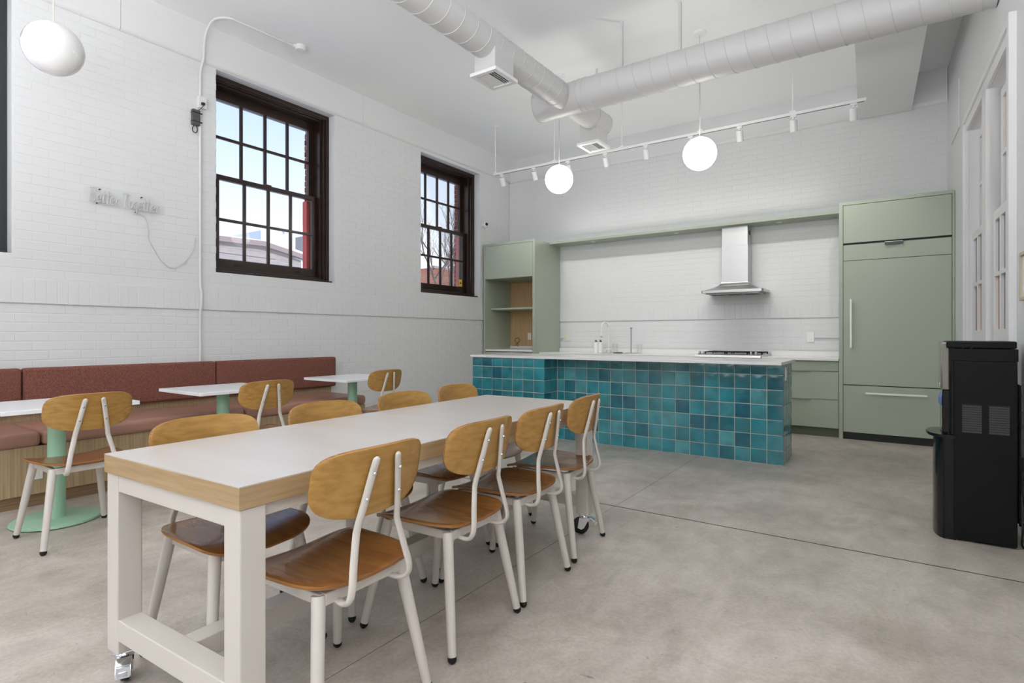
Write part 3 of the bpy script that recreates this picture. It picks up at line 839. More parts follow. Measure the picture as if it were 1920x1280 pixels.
# hood
hd = empty('range_hood', (-1.79, 7.85, 1.74), 'stainless steel chimney range hood with a flared canopy', 'hood')
HX0, HX1, HYF = -2.175, -1.405, 7.55
mb = MB().box(-1.965, -1.638, 7.79, 8.005, 2.36, 2.624, 0.002); mb.build('upper_chimney', M_steel, hd)
boxo('chimney_slot', M_black, hd, -1.639, -1.636, 7.86, 7.93, 2.51, 2.56)
boxo('lower_chimney', M_steel, hd, -1.968, -1.634, 7.786, 8.006, 1.885, 2.37, 0.002)
# flared canopy: loft from lip to chimney with a concave curve
tb = MB(); n = 14; rings = []
for k in range(n + 1):
    t = k / n
    f = (1 - t) ** 1.9
    xa, xb = -1.968 + (HX0 + 0.02 + 1.968) * f, -1.634 + (HX1 - 0.02 + 1.634) * f
    ya = 7.786 + (HYF + 0.02 - 7.786) * f
    zz = 1.768 + 0.125 * t
    rings.append([tb.bm.verts.new(p) for p in ((xa, 8.005, zz), (xa, ya, zz), (xb, ya, zz), (xb, 8.005, zz))])
for a, b in zip(rings, rings[1:]):
    for k in range(3): tb.bm.faces.new((a[k], a[k + 1], b[k + 1], b[k]))
tb.build('canopy', M_steel, hd, smooth=True, sharp=0.7)
mb = MB()
lip = [(HX0, 8.005), (HX0, HYF + 0.02), (HX0 + 0.02, HYF), (HX1 - 0.02, HYF), (HX1, HYF + 0.02), (HX1, 8.005)]
mb.prism(lip, 2, 1.735, 1.77, 0.004); mb.build('lip', M_steel, hd, smooth=True)
boxo('underside', M_silver, hd, HX0 + 0.05, HX1 - 0.05, HYF + 0.05, 7.99, 1.722, 1.736, 0.003)
for q in range(3):
    x0 = HX0 + 0.07 + q * 0.215
    bf = boxo('filter', M_steel, hd, x0, x0 + 0.2, HYF + 0.06, 7.9, 1.716, 1.724, 0.003)
    for s_ in range(7): boxo('filter_slot', M_black, bf, x0 + 0.016 + s_ * 0.025, x0 + 0.028 + s_ * 0.025, HYF + 0.075, 7.88, 1.7145, 1.7165)

# wall outlets and raceways on the back wall
outlet('wall_outlet', 'ivory double outlet on the white brick beside the tall cabinet', -4.45, YB - 0.005, 1.15, 0.118, 0.118, M_cream, 2)
outlet('wall_outlet', 'white outlet on the brick wall left of the refrigerator', -0.935, YB - 0.005, 1.155, 0.085, 0.125, M_plate, 1)
o = MB().box(-0.89, -0.573, YB - 0.024, YB - 0.005, 1.145, 1.165, 0.003).build('cable_raceway', M_wall); tag(o, 'short white raceway running from the outlet to the refrigerator', 'conduit')
o = MB().box(-4.586, -4.51, YB - 0.024, YB - 0.005, 1.135, 1.155, 0.003).build('cable_raceway', M_wall); tag(o, 'short white raceway between the tall cabinet and the ivory outlet', 'conduit')

# things on the back worktop
def bottle(x, y, lab):
    b = empty('soap_bottle', (x, y, 0.915), lab, 'bottle', 'soap bottles by the tap')
    MB().lathe([(0, 0), (0.036, 0), (0.039, 0.004), (0.039, 0.125), (0.036, 0.14), (0.020, 0.152), (0.016, 0.158), (0.016, 0.166), (0, 0.166)], (x, y, 0.915), 28).build('body', M_plate, b, smooth=True)
    MB().lathe([(0, 0), (0.018, 0), (0.018, 0.016), (0.006, 0.018), (0.006, 0.03), (0, 0.03)], (x, y, 1.08), 20).build('pump', M_dgrey, b, smooth=True)
    boxo('nozzle', M_dgrey, b, x - 0.006, x + 0.006, y - 0.04, y + 0.006, 1.106, 1.113, 0.002)
bottle(-3.80, 7.74, 'white soap bottle left of its twin beside the tap')
bottle(-3.715, 7.72, 'white soap bottle right of its twin beside the tap')
fa = empty('tap', (-3.655, 7.87, 0.915), 'white gooseneck tap at the back of the sink counter', 'tap')
MB().tube(smooth_path([(-3.655, 7.87, 0.915), (-3.655, 7.87, 1.26), (-3.66, 7.84, 1.34), (-3.67, 7.77, 1.375), (-3.68, 7.70, 1.34), (-3.685, 7.68, 1.26), (-3.685, 7.68, 1.17)], 8), 0.013, 14).build('spout', M_plate, fa, smooth=True)
MB().lathe([(0, 0), (0.03, 0), (0.03, 0.008), (0.022, 0.012), (0.02, 0.05), (0, 0.05)], (-3.655, 7.87, 0.915), 24).build('base', M_plate, fa, smooth=True)
MB().cyl((-3.685, 7.68, 1.17), (-3.685, 7.68, 1.145), 0.015, seg=16).build('spray_tip', M_chrome, fa)
MB().cyl((-3.64, 7.87, 0.975), (-3.59, 7.86, 0.985), 0.006, seg=10).build('lever', M_plate, fa)
jr = empty('glass_jar', (-3.58, 7.72, 0.915), 'small white-topped glass jar standing right of the tap', 'jar')
MB().lathe([(0, 0), (0.038, 0), (0.042, 0.006), (0.042, 0.05), (0.036, 0.05), (0.036, 0.008), (0, 0.006)], (-3.58, 7.72, 0.915), 24).build('glass', M_clear, jr, smooth=True)
MB().lathe([(0, 0), (0.044, 0), (0.046, 0.006), (0.044, 0.018), (0, 0.02)], (-3.58, 7.72, 0.965), 24).build('lid', M_plate, jr, smooth=True)
ds = MB().lathe([(0, 0), (0.06, 0), (0.075, 0.01), (0.07, 0.012), (0.05, 0.006), (0, 0.005)], (-3.44, 7.74, 0.915), 28).build('sponge_dish', M_dgrey, None, smooth=True)
tag(ds, 'low grey dish on the worktop between jar and paper towel stand', 'dish')
pt = empty('towel_stand', (-3.225, 7.72, 0.915), 'steel upright paper towel stand on the sink counter', 'stand')
MB().lathe([(0, 0), (0.085, 0), (0.085, 0.008), (0.08, 0.012), (0, 0.012)], (-3.225, 7.72, 0.915), 32).build('base', M_steel, pt, smooth=True)
MB().cyl((-3.225, 7.72, 0.92), (-3.225, 7.72, 1.275), 0.0095, seg=14).build('rod', M_steel, pt, smooth=True)
MB().lathe([(0, 0), (0.010, 0), (0.018, 0.018), (0.018, 0.024), (0, 0.026)], (-3.225, 7.72, 1.27), 20).build('finial', M_steel, pt, smooth=True)
gl_ = MB().lathe([(0, 0), (0.033, 0), (0.038, 0.14), (0.036, 0.14), (0.031, 0.005), (0, 0.005)], (-3.13, 7.80, 0.915), 24).build('drinking_glass', M_clear, None, smooth=True)
tag(gl_, 'clear drinking glass behind the paper towel stand', 'glass')
gl_ = MB().lathe([(0, 0), (0.033, 0), (0.038, 0.14), (0.036, 0.14), (0.031, 0.005), (0, 0.005)], (-3.54, 7.86, 0.915), 24).build('drinking_glass', M_clear, None, smooth=True)
tag(gl_, 'clear drinking glass behind the small glass jar', 'glass')
sk = boxo('sink_rim', M_trim, ct, -3.7, -3.2, 7.47, 7.66, 0.9145, 0.9165, 0.001)
boxo('sink_bowl', M_dgrey, sk, -3.68, -3.22, 7.49, 7.64, 0.9160, 0.9168)

# ------------------------------------------------------------------ island
il = empty('tiled_island', (-2.5, 5.7, 0), 'kitchen island clad in glossy teal square tiles with a white counter', 'island')
mb = MB()
mb.box(-4.205, -0.866, 5.541, 6.008, 0.0, 0.92); mb.box(-4.205, -3.210, 5.262, 5.6, 0.0, 0.92)
mb.build('core', M_grout, il)
boxo('counter', M_quartz, il, -4.235, -0.831, 5.24, 6.03, 0.920, 0.946, 0.002)
TM = {}
def tile_mesh(w, h, var):
    k = (round(w, 4), round(h, 4), var)
    if k not in TM:
        tb = bmesh.new(); rnd = random.Random(hash(k) & 0xffff)
        x, z = w / 2, h / 2
        g = 4
        V = [[None] * (g + 1) for _ in range(g + 1)]
        for i in range(g + 1):
            for j in range(g + 1):
                u, v = -1 + 2 * i / g, -1 + 2 * j / g
                edge = max(abs(u), abs(v)) > 0.99
                V[i][j] = tb.verts.new((u * x * 0.985 if edge else u * x * 0.97, (-0.0055 if edge else -0.008 + rnd.uniform(-.0007, .0007)), v * z * 0.985))
        for i in range(g):
            for j in range(g): tb.faces.new((V[i][j], V[i + 1][j], V[i + 1][j + 1], V[i][j + 1]))
        rim = [V[i][0] for i in range(g + 1)] + [V[g][j] for j in range(1, g + 1)] + [V[i][g] for i in range(g - 1, -1, -1)] + [V[0][j] for j in range(g - 1, 0, -1)]
        low = [tb.verts.new((v.co.x / 0.985, 0.002, v.co.z / 0.985)) for v in rim]
        for a in range(len(rim)): tb.faces.new((rim[a], low[a], low[(a + 1) % len(rim)], rim[(a + 1) % len(rim)]))
        bmesh.ops.recalc_face_normals(tb, faces=tb.faces)
        me = bpy.data.meshes.new('tile'); tb.to_mesh(me); tb.free()
        me.materials.append(M_teal[0])
        me.polygons.foreach_set('use_smooth', [True] * len(me.polygons)); me.set_sharp_from_angle(angle=0.9)
        TM[k] = me
    return TM[k]
def tile(x, y, z, w, h, rot):
    o = bpy.data.objects.new('tile', tile_mesh(w, h, random.randrange(3))); COL.objects.link(o)
    o.parent = il; o.location = Vector((x, y, z)) - il.location
    o.rotation_euler = (random.gauss(0, .006), 0, rot + random.gauss(0, .006))
    o.material_slots[0].link = 'OBJECT'; o.material_slots[0].material = random.choice(M_teal + M_teal[:6])
ROWS = [(0.0 + 0.137 * k - 0.006, 0.137 * (k + 1) - 0.006) for k in range(6)] + [(0.816, 0.918)]
G = 0.0055
def tile_run(spans, P, rot):
    for z0, z1 in ROWS:
        z0 = max(z0, 0.002)
        for a, b in spans:
            p = P((a + b) / 2)
            tile(p[0], p[1], (z0 + z1) / 2, b - a - G, z1 - z0 - G, rot)
tile_run([(-0.858 - 0.141 * (k + 1), -0.858 - 0.141 * k) for k in range(16)] + [(-3.202, -3.114)], lambda u: (u, 5.541), 0)
tile_run([(-4.213 + 0.144 * k, -4.213 + 0.144 * (k + 1)) for k in range(7)], lambda u: (u, 5.262), 0)
tile_run([(5.254, 5.394), (5.394, 5.533)], lambda u: (-3.210, u), PI / 2)
tile_run([(5.533, 5.672), (5.672, 5.811), (5.811, 5.950), (5.950, 6.008)], lambda u: (-0.866, u), PI / 2)
io = empty('wall_outlet', (-0.857, 5.62, 0.80), 'white outlet set in the tiled end of the island', 'outlet')
boxo('cover', M_plate, io, -0.858, -0.852, 5.59, 5.65, 0.765, 0.885, 0.002)
boxo('rocker', M_plate, io, -0.853, -0.848, 5.605, 5.635, 0.79, 0.86, 0.002)

# ------------------------------------------------------------------ water dispenser
wd = empty('water_dispenser', (0.37, 4.25, 0), 'tall black freestanding water dispenser by the right wall', 'water dispenser')
D0, D1 = 4.09, 4.42
def rounded(x0, x1, y0, y1, bulge, r=0.03):
    pts = [(x1, y0), (x1, y1)]
    n = 12
    for k in range(n + 1):
        t = k / n; y = y1 - (y1 - y0) * t
        pts.append((x0 + bulge * (1 - math.sqrt(max(0, 1 - (2 * t - 1) ** 2 * 0.96))), y))
    return pts
MB().box(0.255, 0.53, D0, D1, 0.012, 1.03, 0.004).build('cabinet', M_blacksatin, wd)
MB().prism(rounded(0.165, 0.27, D0 + 0.004, D1 - 0.004, 0.055), 2, 0.0, 0.585, 0.003).build('lower_front', M_blackgloss, wd, smooth=True)
MB().prism(rounded(0.130, 0.27, D0 - 0.004, D1 + 0.004, 0.075), 2, 0.585, 0.602, 0.004).build('drip_tray', M_blackgloss, wd, smooth=True)
MB().box(0.236, 0.262, D0 + 0.002, D1 - 0.002, 0.60, 1.135, 0.01).build('upper_front', M_blackgloss, wd)
MB().box(0.198, 0.240, D0 + 0.03, D1 - 0.03, 0.86, 1.138, 0.008).build('control_panel', M_silver, wd)
MB().box(0.205, 0.240, D0 + 0.045, D1 - 0.045, 0.61, 0.86, 0.004).build('tap_recess', M_blackgloss, wd)
for k, m in enumerate((M_blue, M_plate, M_red)):
    yy = D0 + 0.06 + k * 0.075
    boxo('button', m, wd, 0.1955, 0.199, yy, yy + 0.018, 0.875, 0.893, 0.003)
    tpm = MB(); tpm.cyl((0.200, yy + 0.012, 0.81), (0.215, yy + 0.012, 0.835), 0.007, seg=12); tpm.cyl((0.200, yy + 0.012, 0.81), (0.199, yy + 0.012, 0.765), 0.006, seg=12)
    tpm.build('tap', M_blue, wd, smooth=True)
MB().box(0.24, 0.534, D0 - 0.002, D1 + 0.002, 1.03, 1.10, 0.004).build('top_band', M_blacksatin, wd)
MB().box(0.222, 0.528, D0 - 0.001, D1 + 0.001, 1.102, 1.143, 0.008).build('lid', M_blacksatin, wd)
pts = [(0.292 + 0.046 * k / 10, D0 - 0.003, 1.108 - 0.016 * math.sin(PI * k / 10)) for k in range(11)]
MB().tube(pts, 0.0025, 6).build('lid_grip', M_black, wd)
for a in (0.292, 0.410):
    vp = boxo('side_vent', M_black, wd, a, a + 0.088, D0 - 0.001, D0 + 0.002, 0.624, 0.785)
    for k in range(12):
        z = 0.63 + k * 0.0131
        m4 = Matrix.Translation((a + 0.044, D0 - 0.003, z)) @ Matrix.Rotation(math.radians(28), 4, 'X')
        MB().box(-0.043, 0.043, -0.0012, 0.0012, -0.005, 0.005, mtx=m4).build('louver', M_dgrey, vp)
for yy in (4.15, 4.21, 4.27, 4.33):
    MB().tube([(0.548, yy, 0.12), (0.548, yy, 0.90)], 0.006, 8).build('condenser_tube', M_black, wd, smooth=True)
for k in range(9): MB().tube([(0.548, 4.11, 0.16 + k * 0.085), (0.548, 4.40, 0.16 + k * 0.085)], 0.004, 6).build('condenser_tube', M_black, wd)
pc = MB().tube(smooth_path([(0.552, 4.13, 0.42), (0.562, 4.12, 0.36), (0.566, 4.13, 0.30), (0.560, 4.11, 0.46), (0.553, 4.115, 0.50), (0.556, 4.12, 0.30), (0.566, 4.12, 0.18), (0.554, 4.11, 0.10), (0.552, 4.12, 0.03), (0.566, 4.14, 0.012), (0.566, 4.10, 0.12), (0.560, 4.11, 0.24)], 8), 0.0042, 8).build('power_cord', M_black, wd, smooth=True)


# ------------------------------------------------------------------ bench
bn = empty('banquette_bench', (-5.25, 2.0, 0), 'long banquette bench with rust tweed back and rose vinyl seat along the window wall', 'bench')
BY0, BY1 = -1.48, 4.20
XF = XL + 0.02
boxo('kick', M_kickoak, bn, XF, -4.915, BY0, BY1 - 0.03, 0.0, 0.085)
boxo('base_panel', M_panel, bn, XF, -4.895, BY0, BY1, 0.085, 0.415, 0.002)
boxo('back_panel', M_panel, bn, XF, XF + 0.03, BY0, BY1 + 0.06, 0.40, 0.60, 0.002)
ybs = [BY0, -0.07, 1.39, 2.865, 4.285]
for a, b in zip(ybs, ybs[1:]):
    MB().box(XF + 0.005, XF + 0.10, a + 0.003, b - 0.003, 0.578, 0.925, 0.024, 4).build('back_cushion', M_fabric, bn, smooth=True)
yss = [BY0, -0.05, 1.335, 2.80, 4.20]
for a, b in zip(yss, yss[1:]):
    MB().box(XF + 0.03, -4.868, a + 0.003, b - 0.003, 0.415, 0.517, 0.034, 5).build('seat_cushion', M_vinyl, bn, smooth=True)
bo = empty('wall_outlet', (-4.893, 1.31, 0.24), 'white outlet low on the oak front of the bench', 'outlet')
boxo('cover', M_plate, bo, -4.895, -4.888, 1.27, 1.345, 0.185, 0.30, 0.002)
boxo('rocker', M_cream, bo, -4.889, -4.884, 1.29, 1.325, 0.21, 0.275, 0.002)

# ------------------------------------------------------------------ chairs
def plate(outline_f, surf_f, thick, name, mats, parent, nseg=56):
    """outline_f(angle)->(u,v); surf_f(u,v)->(point, normal); builds a curved veneer sheet with an edge material"""
    mb = MB(); bm = mb.bm
    radii = (1.0, 0.985, 0.9, 0.72, 0.5, 0.27)
    top, bot = [], []
    for r in radii:
        ra, rb_ = [], []
        for k in range(nseg):
            u, v = outline_f(2 * PI * k / nseg); u *= r; v *= r
            p, nn = surf_f(u, v)
            t = thick / 2 * (0.72 if r == 1.0 else 1.0)
            ra.append(bm.verts.new(p + nn * t)); rb_.append(bm.verts.new(p - nn * t))
        top.append(ra); bot.append(rb_)
    p, nn = surf_f(0, 0); ct_, cb2 = bm.verts.new(p + nn * thick / 2), bm.verts.new(p - nn * thick / 2)
    for k in range(nseg):
        q = (k + 1) % nseg
        for a, b in zip(top, top[1:]): bm.faces.new((a[k], a[q], b[q], b[k]))
        bm.faces.new((top[-1][k], top[-1][q], ct_))
        for a, b in zip(bot, bot[1:]): bm.faces.new((a[q], a[k], b[k], b[q]))
        bm.faces.new((bot[-1][q], bot[-1][k], cb2))
        f = bm.faces.new((top[0][q], top[0][k], bot[0][k], bot[0][q])); f.material_index = 1
    bmesh.ops.recalc_face_normals(bm, faces=bm.faces)
    return mb.build(name, mats, parent, smooth=True, sharp=0.7)

def superell(a, b, n):
    def f(t):
        c, s = math.cos(t), math.sin(t)
        return a * math.copysign(abs(c) ** (2 / n), c), b * math.copysign(abs(s) ** (2 / n), s)
    return f

def make_chair():
    """local frame: sitter faces +y, floor at z=0"""
    root = empty('dining_chair', (0, 0, 0))
    # seat
    se = superell(0.206, 0.203, 5.2)
    def seat_out(t):
        u, v = se(t)
        u *= 1.0 + 0.045 * (v / 0.203)
        u *= 1.0 + 0.05 * (1 - (v / 0.203) ** 2)
        v *= 1.0 + 0.06 * (1 - (u / 0.22) ** 2)
        return u, v
    def seat_s(u, v):
        z = 0.452 + 0.016 * (u / 0.2) ** 2 - 0.022 * max(0, (v - 0.08) / 0.125) ** 2 + 0.004 * max(0, -v / 0.2)
        nx = -0.16 * u / 0.2 ; ny = (0.35 * max(0, (v - 0.08) / 0.125))
        return Vector((u, v + 0.005, z)), Vector((nx, ny, 1)).normalized()
    plate(seat_out, seat_s, 0.013, 'seat', [M_oakseat, M_plyedge], root)
    # under frame
    mb = MB()
    for s in (-1, 1): mb.box(s * 0.150 - 0.011, s * 0.150 + 0.011, -0.165, 0.155, 0.408, 0.442, 0.004)
    mb.box(-0.15, 0.15, -0.176, -0.150, 0.408, 0.444, 0.004); mb.box(-0.15, 0.15, 0.135, 0.161, 0.405, 0.436, 0.004)
    mb.build('seat_frame', M_white, root)
    # legs
    for sx_ in (-1, 1):
        for sy_ in (-1, 1):
            a = Vector((sx_ * 0.158, sy_ * 0.152 - 0.004, 0.438)); b = Vector((sx_ * 0.218, sy_ * 0.226, 0.018))
            pts = [a.lerp(b, t) for t in (0, 0.5, 1.0)]
            lg = MB().tube(pts, [0.0205, 0.0185, 0.0155], 18).build('leg', M_white, root, smooth=True)
            d = (b - a).normalized()
            MB().tube([b - d * 0.004, b + d * 0.008, Vector((b.x + d.x * 0.012, b.y + d.y * 0.012, 0.004)), Vector((b.x + d.x * 0.012, b.y + d.y * 0.012, 0.0))], [0.0160, 0.0160, 0.012, 0.008], 16).build('foot', M_rubber, lg, smooth=True)
    # backrest
    def back_out(t):
        top = math.sin(t) >= 0
        u, v = superell(0.214, 0.104, 4.6 if top else 2.7)(t)
        if top: v = v * (0.95 + 0.05 * (1 - (u / 0.214) ** 2))
        return u, v
    def back_s(u, v):
        k = 1.15
        y = -0.238 - 0.20 * v + k * u * u
        nn = Vector((2 * k * u, -1, -0.20)).normalized()
        return Vector((u, y, 0.748 + v)), nn
    plate(back_out, back_s, 0.013, 'backrest', [M_oak, M_plyedge], root)
    # two bent support bars
    for s in (-1, 1):
        pts = [(s * 0.098, -0.09, 0.425), (s * 0.104, -0.155, 0.412), (s * 0.110, -0.205, 0.408), (s * 0.116, -0.236, 0.424), (s * 0.113, -0.245, 0.458),
               (s * 0.100, -0.236, 0.52), (s * 0.083, -0.226, 0.594), (s * 0.079, -0.2255, 0.612), (s * 0.0765, -0.229, 0.630), (s * 0.066, -0.242, 0.69), (s * 0.048, -0.262, 0.79), (s * 0.043, -0.268, 0.815), (s * 0.042, -0.270, 0.825)]
        sp = smooth_path(pts, 4)
        rr = [0.0125] * (len(sp) - 6) + [0.0125, 0.012, 0.011, 0.0095, 0.007, 0.004]
        bar = MB().tube(sp, rr, 14, flat=(1.0, 0.62)).build('support_bar', M_white, root, smooth=True)
        for (xx, yy, zz) in ((s * 0.0635, -0.250, 0.702), (s * 0.051, -0.268, 0.777)):
            MB().lathe([(0, 0.004), (0.004, 0.0035), (0.006, 0.0), (0, 0)], (0, 0, 0), 12, mtx=Matrix.Translation((xx, yy - 0.002, zz)) @ Matrix.Rotation(PI / 2 + 0.2, 4, 'X')).build('screw', M_chrome, bar, smooth=True)
    return root

proto = make_chair()
G1, G2 = 'chairs round the long table', 'chairs facing the bench'
spots = [(-1.515, 1.150, 91, 'maple plywood chair at the near end of the long table, right side', G1),
         (-1.555, 1.742, 92, 'maple plywood chair on the right of the long table, second from the camera', G1),
         (-1.580, 2.232, 93, 'maple plywood chair on the right of the long table, third from the camera', G1),
         (-1.635, 2.763, 96, 'maple plywood chair on the right of the long table nearest the island', G1),
         (-2.060, 1.145, -89, 'maple plywood chair on the bench side of the long table, nearest the camera', G1),
         (-2.085, 1.730, -88, 'maple plywood chair on the bench side of the long table, second from the camera', G1),
         (-2.120, 2.290, -88, 'maple plywood chair on the bench side of the long table, third from the camera', G1),
         (-2.195, 2.850, -86, 'maple plywood chair on the bench side of the long table nearest the island', G1),
         (-3.990, 1.255, 90, 'maple plywood chair at the leftmost cafe table facing the bench', G2),
         (-3.995, 2.350, 90, 'maple plywood chair at the middle cafe table facing the bench', G2),
         (-4.260, 3.730, 92, 'maple plywood chair at the farthest cafe table facing the bench', G2)]
for i, (x, y, a, lab, g) in enumerate(spots):
    c = proto if i == 0 else copy_tree(proto)
    c.location = (x, y, 0); c.rotation_euler = (0, 0, math.radians(a))
    tag(c, lab, 'chair', g)

# ------------------------------------------------------------------ long table
lt = empty('long_table', (0, 0, 0), 'long white-topped communal table with oak edge on white castered legs', 'table')
TW, TL, TZ = 0.7843, 2.2293, 0.7783
hw, hl = TW / 2, TL / 2
mb = MB().box(-hw, hw, -hl, hl, TZ - 0.062, TZ - 0.0025, 0.001, 1); mb.build('edge_band', M_oakedge, lt)
boxo('tabletop', M_lam, lt, -hw + 0.0008, hw - 0.0008, -hl + 0.0008, hl - 0.0008, TZ - 0.004, TZ)
LW = 0.076; ins = 0.006
for sx_ in (-1, 1):
    for sy_ in (-1, 1):
        cx, cy = sx_ * (hw - ins - LW / 2), sy_ * (hl - ins - LW / 2)
        lg = boxo('leg', M_white, lt, cx - LW / 2, cx + LW / 2, cy - LW / 2, cy + LW / 2, 0.12, TZ - 0.062, 0.004)
        # caster
        rot = {(-1, -1): 62, (1, -1): 50, (1, 1): 118, (-1, 1): 30}[(sx_, sy_)]
        T = Matrix.Translation((cx, cy, 0)) @ Matrix.Rotation(math.radians(rot), 4, 'Z')
        mb = MB(); mb.box(-0.034, 0.034, -0.034, 0.034, 0.114, 0.1205, 0.002)
        mb.lathe([(0, 0.114), (0.030, 0.114), (0.033, 0.108), (0.031, 0.098), (0, 0.098)], (0, 0, 0), 24)
        for s in (-1, 1):
            mb.prism([(-0.030, 0.100), (0.030, 0.100), (0.040, 0.040), (0.018, 0.030), (0.002, 0.040)], 0, s * 0.021 - 0.0018, s * 0.021 + 0.0018)
        mb.box(-0.022, 0.022, -0.030, 0.03, 0.096, 0.101, 0.001)
        mb.prism([(-0.032, 0.103), (-0.062, 0.085), (-0.072, 0.050), (-0.066, 0.048), (-0.054, 0.078), (-0.03, 0.094)], 0, -0.022, 0.022, 0.003)
        mb.box(-0.012, 0.012, -0.074, -0.068, 0.056, 0.07, 0.001)
        bmesh.ops.transform(mb.bm, matrix=T, verts=mb.bm.verts)
        mb.build('caster_fork', M_chrome, lg, smooth=True, sharp=0.5)
        mb = MB().lathe([(0, -0.015), (0.040, -0.015), (0.048, -0.010), (0.050, 0), (0.048, 0.010), (0.040, 0.015), (0, 0.015)], (0, 0, 0), 32, mtx=T @ Matrix.Translation((0, 0.022, 0.050)) @ Matrix.Rotation(PI / 2, 4, 'Y'))
        mb.build('caster_wheel', M_rubber, lg, smooth=True)
zt = TZ - 0.062
xi, yi = hw - ins - LW / 2, hl - ins - LW / 2
for s in (-1, 1):
    boxo('top_rail', M_white, lt, -xi, xi, s * yi - 0.034, s * yi + 0.034, zt - 0.058, zt, 0.003)
    boxo('top_rail', M_white, lt, s * xi - 0.020, s * xi + 0.020, -yi, yi, zt - 0.04, zt, 0.003)
    boxo('end_stretcher', M_white, lt, -xi, xi, s * yi - 0.036, s * yi + 0.036, 0.165, 0.235, 0.003)
boxo('long_stretcher', M_white, lt, -0.036, 0.036, -yi + 0.03, yi - 0.03, 0.166, 0.2345, 0.003)
lt.location = (-1.8506, 1.8977, 0); lt.rotation_euler = (0, 0, 0.0356)

# ------------------------------------------------------------------ cafe tables
def cafe(x, y, label):
    t = empty('cafe_table', (x, y, 0), label, 'table', 'white cafe tables along the bench')
    boxo('tabletop', M_cafe, t, x - 0.33, x + 0.33, y - 0.345, y + 0.345, 0.725, 0.75, 0.003)
    MB().cyl((x, y, 0.018), (x, y, 0.72), 0.047, seg=36).build('column', M_mint, t, smooth=True)
    MB().lathe([(0, 0.022), (0.222, 0.022), (0.231, 0.018), (0.234, 0.010), (0.234, 0.006), (0, 0.006)], (x, y, 0), 56).build('base', M_mint, t, smooth=True)
    MB().lathe([(0, 0.006), (0.215, 0.006), (0.215, 0), (0, 0)], (x, y, 0), 40).build('base_pad', M_rubber, t)
    boxo('top_plate', M_mint, t, x - 0.15, x + 0.15, y - 0.15, y + 0.15, 0.716, 0.725, 0.002)
cafe(-4.42, 1.285, 'white square cafe table on a mint pedestal at the left edge')
cafe(-4.575, 2.435, 'white square cafe table on a mint pedestal, middle one along the bench')
cafe(-4.66, 3.83, 'white square cafe table on a mint pedestal at the far end of the bench')

# ------------------------------------------------------------------ left wall small things
cn = empty('wall_conduit', (-5.6, 2.755, 1.0), 'white painted conduit climbing the left wall beside the larger window', 'conduit')
xw = XL + 0.018
MB().tube([(xw, 2.755, 0.93), (xw, 2.755, 1.40), (xw + 0.022, 2.757, 1.46), (xw + 0.022, 2.757, 1.60), (xw, 2.755, 1.66), (xw, 2.755, 3.70), (xw + 0.004, 2.757, 3.76), (xw + 0.035, 2.77, 3.86), (xw + 0.038, 2.775, 4.00)]
          + smooth_path([(xw + 0.038, 2.775, 4.0), (xw + 0.07, 2.775, 4.10), (xw + 0.17, 2.775, 4.175), (-5.33, 2.79, 4.192), (-5.25, 2.86, 4.197), (-5.235, 2.98, 4.197), (-5.20, 3.50, 4.197)], 6)[1:], 0.0115, 12).build('pipe', M_wall, cn, smooth=True)
for z in (1.9, 2.6, 3.3): MB().tube([(xw, 2.755, z), (xw, 2.755, z + 0.02)], 0.0165, 12).build('strap', M_wall, cn)
sd = empty('ceiling_sensor', (-5.17, 3.56, 4.19), 'small round white junction box at the end of the ceiling conduit', 'sensor')
MB().lathe([(0, -0.052), (0.044, -0.05), (0.05, -0.044), (0.05, 0), (0, 0)], (-5.17, 3.57, ZC), 28).build('box', M_trim, sd, smooth=True)
MB().cyl((-5.20, 3.50, 4.197), (-5.19, 3.53, 4.195), 0.018, seg=14).build('connector', M_trim, sd)
ob = empty('wall_outlet', (-5.6, 2.77, 3.44), 'white outlet box high on the left wall above the power adapter', 'outlet')
boxo('cover', M_wall, ob, XL - 0.002, XL + 0.04, 2.735, 2.81, 3.385, 3.50, 0.004)
adp = empty('power_adapter', (-5.58, 2.712, 3.28), 'black power adapter cable-tied to the left wall beside the larger window', 'adapter')
boxo('body', M_dgrey, adp, XL, XL + 0.045, 2.676, 2.747, 3.205, 3.355, 0.006)
for z in (3.235, 3.32): boxo('tie', M_black, adp, XL, XL + 0.047, 2.674, 2.765, z, z + 0.008, 0.001)
boxo('plug', M_black, adp, XL + 0.04, XL + 0.066, 2.752, 2.782, 3.412, 3.436, 0.004)
MB().tube(smooth_path([(XL + 0.055, 2.768, 3.415), (XL + 0.05, 2.76, 3.39), (XL + 0.03, 2.735, 3.36), (XL + 0.025, 2.715, 3.352)], 6), 0.0035, 8).build('lead', M_black, adp, smooth=True)
MB().tube(smooth_path([(XL + 0.02, 2.70, 3.21), (XL + 0.02, 2.682, 3.17), (XL + 0.02, 2.69, 3.14), (XL + 0.02, 2.715, 3.135), (XL + 0.02, 2.728, 3.17), (XL + 0.02, 2.715, 3.21)], 6), 0.004, 8).build('lead', M_black, adp, smooth=True)

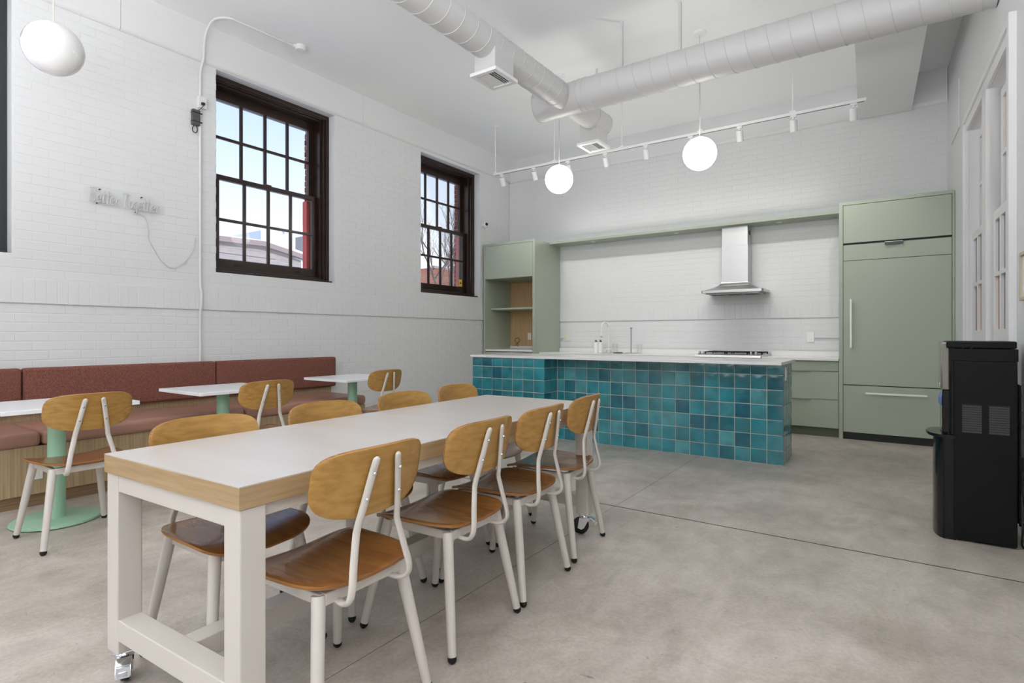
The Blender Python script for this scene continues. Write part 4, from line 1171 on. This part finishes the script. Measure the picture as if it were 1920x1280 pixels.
# neon sign: single-stroke letters
LET = {
 'B': ([[(0, 0), (0.12, 1.0)], [(0.02, 0.98), (0.35, 1.05), (0.45, 0.85), (0.35, 0.62), (0.08, 0.52)], [(0.08, 0.52), (0.42, 0.48), (0.5, 0.22), (0.32, 0.0), (0.0, 0.03)]], 0.62),
 'e': ([[(0.0, 0.26), (0.3, 0.3), (0.32, 0.46), (0.18, 0.55), (0.04, 0.42), (0.0, 0.2), (0.12, 0.0), (0.36, 0.1)]], 0.46),
 't': ([[(0.16, 0.95), (0.08, 0.3), (0.12, 0.02), (0.28, 0.06)], [(0.0, 0.62), (0.34, 0.66)]], 0.36),
 'r': ([[(0.04, 0.52), (0.04, 0.0)], [(0.04, 0.3), (0.14, 0.5), (0.3, 0.5)]], 0.38),
 'T': ([[(0.0, 0.98), (0.3, 1.02), (0.66, 0.95)], [(0.36, 1.0), (0.28, 0.5), (0.24, 0.0)]], 0.60),
 'o': ([[(0.18, 0.52), (0.02, 0.36), (0.04, 0.1), (0.2, 0.0), (0.34, 0.16), (0.32, 0.42), (0.18, 0.52)]], 0.44),
 'g': ([[(0.32, 0.48), (0.14, 0.52), (0.02, 0.32), (0.12, 0.06), (0.3, 0.16), (0.34, 0.48)], [(0.34, 0.48), (0.32, -0.2), (0.16, -0.38), (0.0, -0.24)]], 0.46),
 'h': ([[(0.14, 1.0), (0.04, 0.4), (0.03, 0.0)], [(0.04, 0.26), (0.18, 0.5), (0.3, 0.4), (0.28, 0.02), (0.38, 0.04)]], 0.44),
}
ng = empty('neon_sign', (XL + 0.02, 2.13, 2.35), 'unlit white neon sign reading Better Together on the left wall', 'sign')
mbn = MB(); text = 'Better Together'; cx = 0.0
adv = [0.2 if ch == ' ' else LET[ch][1] for ch in text]
tot = sum(adv); scl = 0.545 / tot; hgt = 0.115
for ch, a in zip(text, adv):
    if ch != ' ':
        for stx in LET[ch][0]:
            p3 = [(XL + 0.030, 1.845 + (cx + x + 0.08 * y) * scl, 2.305 + y * hgt - 0.012 * (cx / tot)) for x, y in stx]
            mbn.tube(smooth_path(p3, 5) if len(p3) > 2 else p3, 0.005, 8)
    cx += a
mbn.build('lettering', M_neon, ng, smooth=True)
out = []
n = 40
for k in range(n):
    t = 2 * PI * k / n
    wob = 0.010 * math.sin(5 * t + 1)
    c, s = math.cos(t), math.sin(t)
    out.append((2.125 + 0.318 * math.copysign(abs(c) ** 0.55, c), 2.352 - 0.012 * c + (0.088 + wob) * math.copysign(abs(s) ** 0.6, s)))
MB().prism(out, 0, XL + 0.014, XL + 0.018).build('backing', M_acrylic, ng)
for yy, zz in ((1.925, 2.42), (2.245, 2.415), (1.905, 2.30), (2.20, 2.275)):
    MB().cyl((XL + 0.002, yy, zz), (XL + 0.022, yy, zz), 0.006, seg=12).build('standoff', M_dgrey, ng)
nc = MB().tube(smooth_path([(XL + 0.012, y, z) for y, z in ((2.205, 2.267), (2.279, 2.235), (2.299, 2.125), (2.306, 2.043), (2.355, 1.951), (2.418, 1.855), (2.508, 1.806), (2.601, 1.863), (2.685, 1.972), (2.715, 2.124))], 6), 0.0035, 6).build('sign_cord', M_cable, None, smooth=True)
tag(nc, 'thin pale cord hanging from the neon sign to the conduit', 'cord')

cc = empty('security_camera', (XL + 0.05, 7.28, 2.98), 'small white security camera on the left wall by the room corner', 'camera')
MB().lathe([(0, 0), (0.04, 0), (0.04, 0.012), (0.03, 0.02), (0, 0.02)], (0, 0, 0), 24, mtx=Matrix.Translation((XL, 7.27, 2.985)) @ Matrix.Rotation(PI / 2, 4, 'Y')).build('mount', M_trim, cc, smooth=True)
MB().sphere((XL + 0.055, 7.27, 2.98), 0.052, 24, 14).build('housing', M_trim, cc, smooth=True, sharp=3)
MB().sphere((XL + 0.088, 7.255, 2.985), 0.027, 20, 12).build('lens', M_blackgloss, cc, smooth=True, sharp=3)
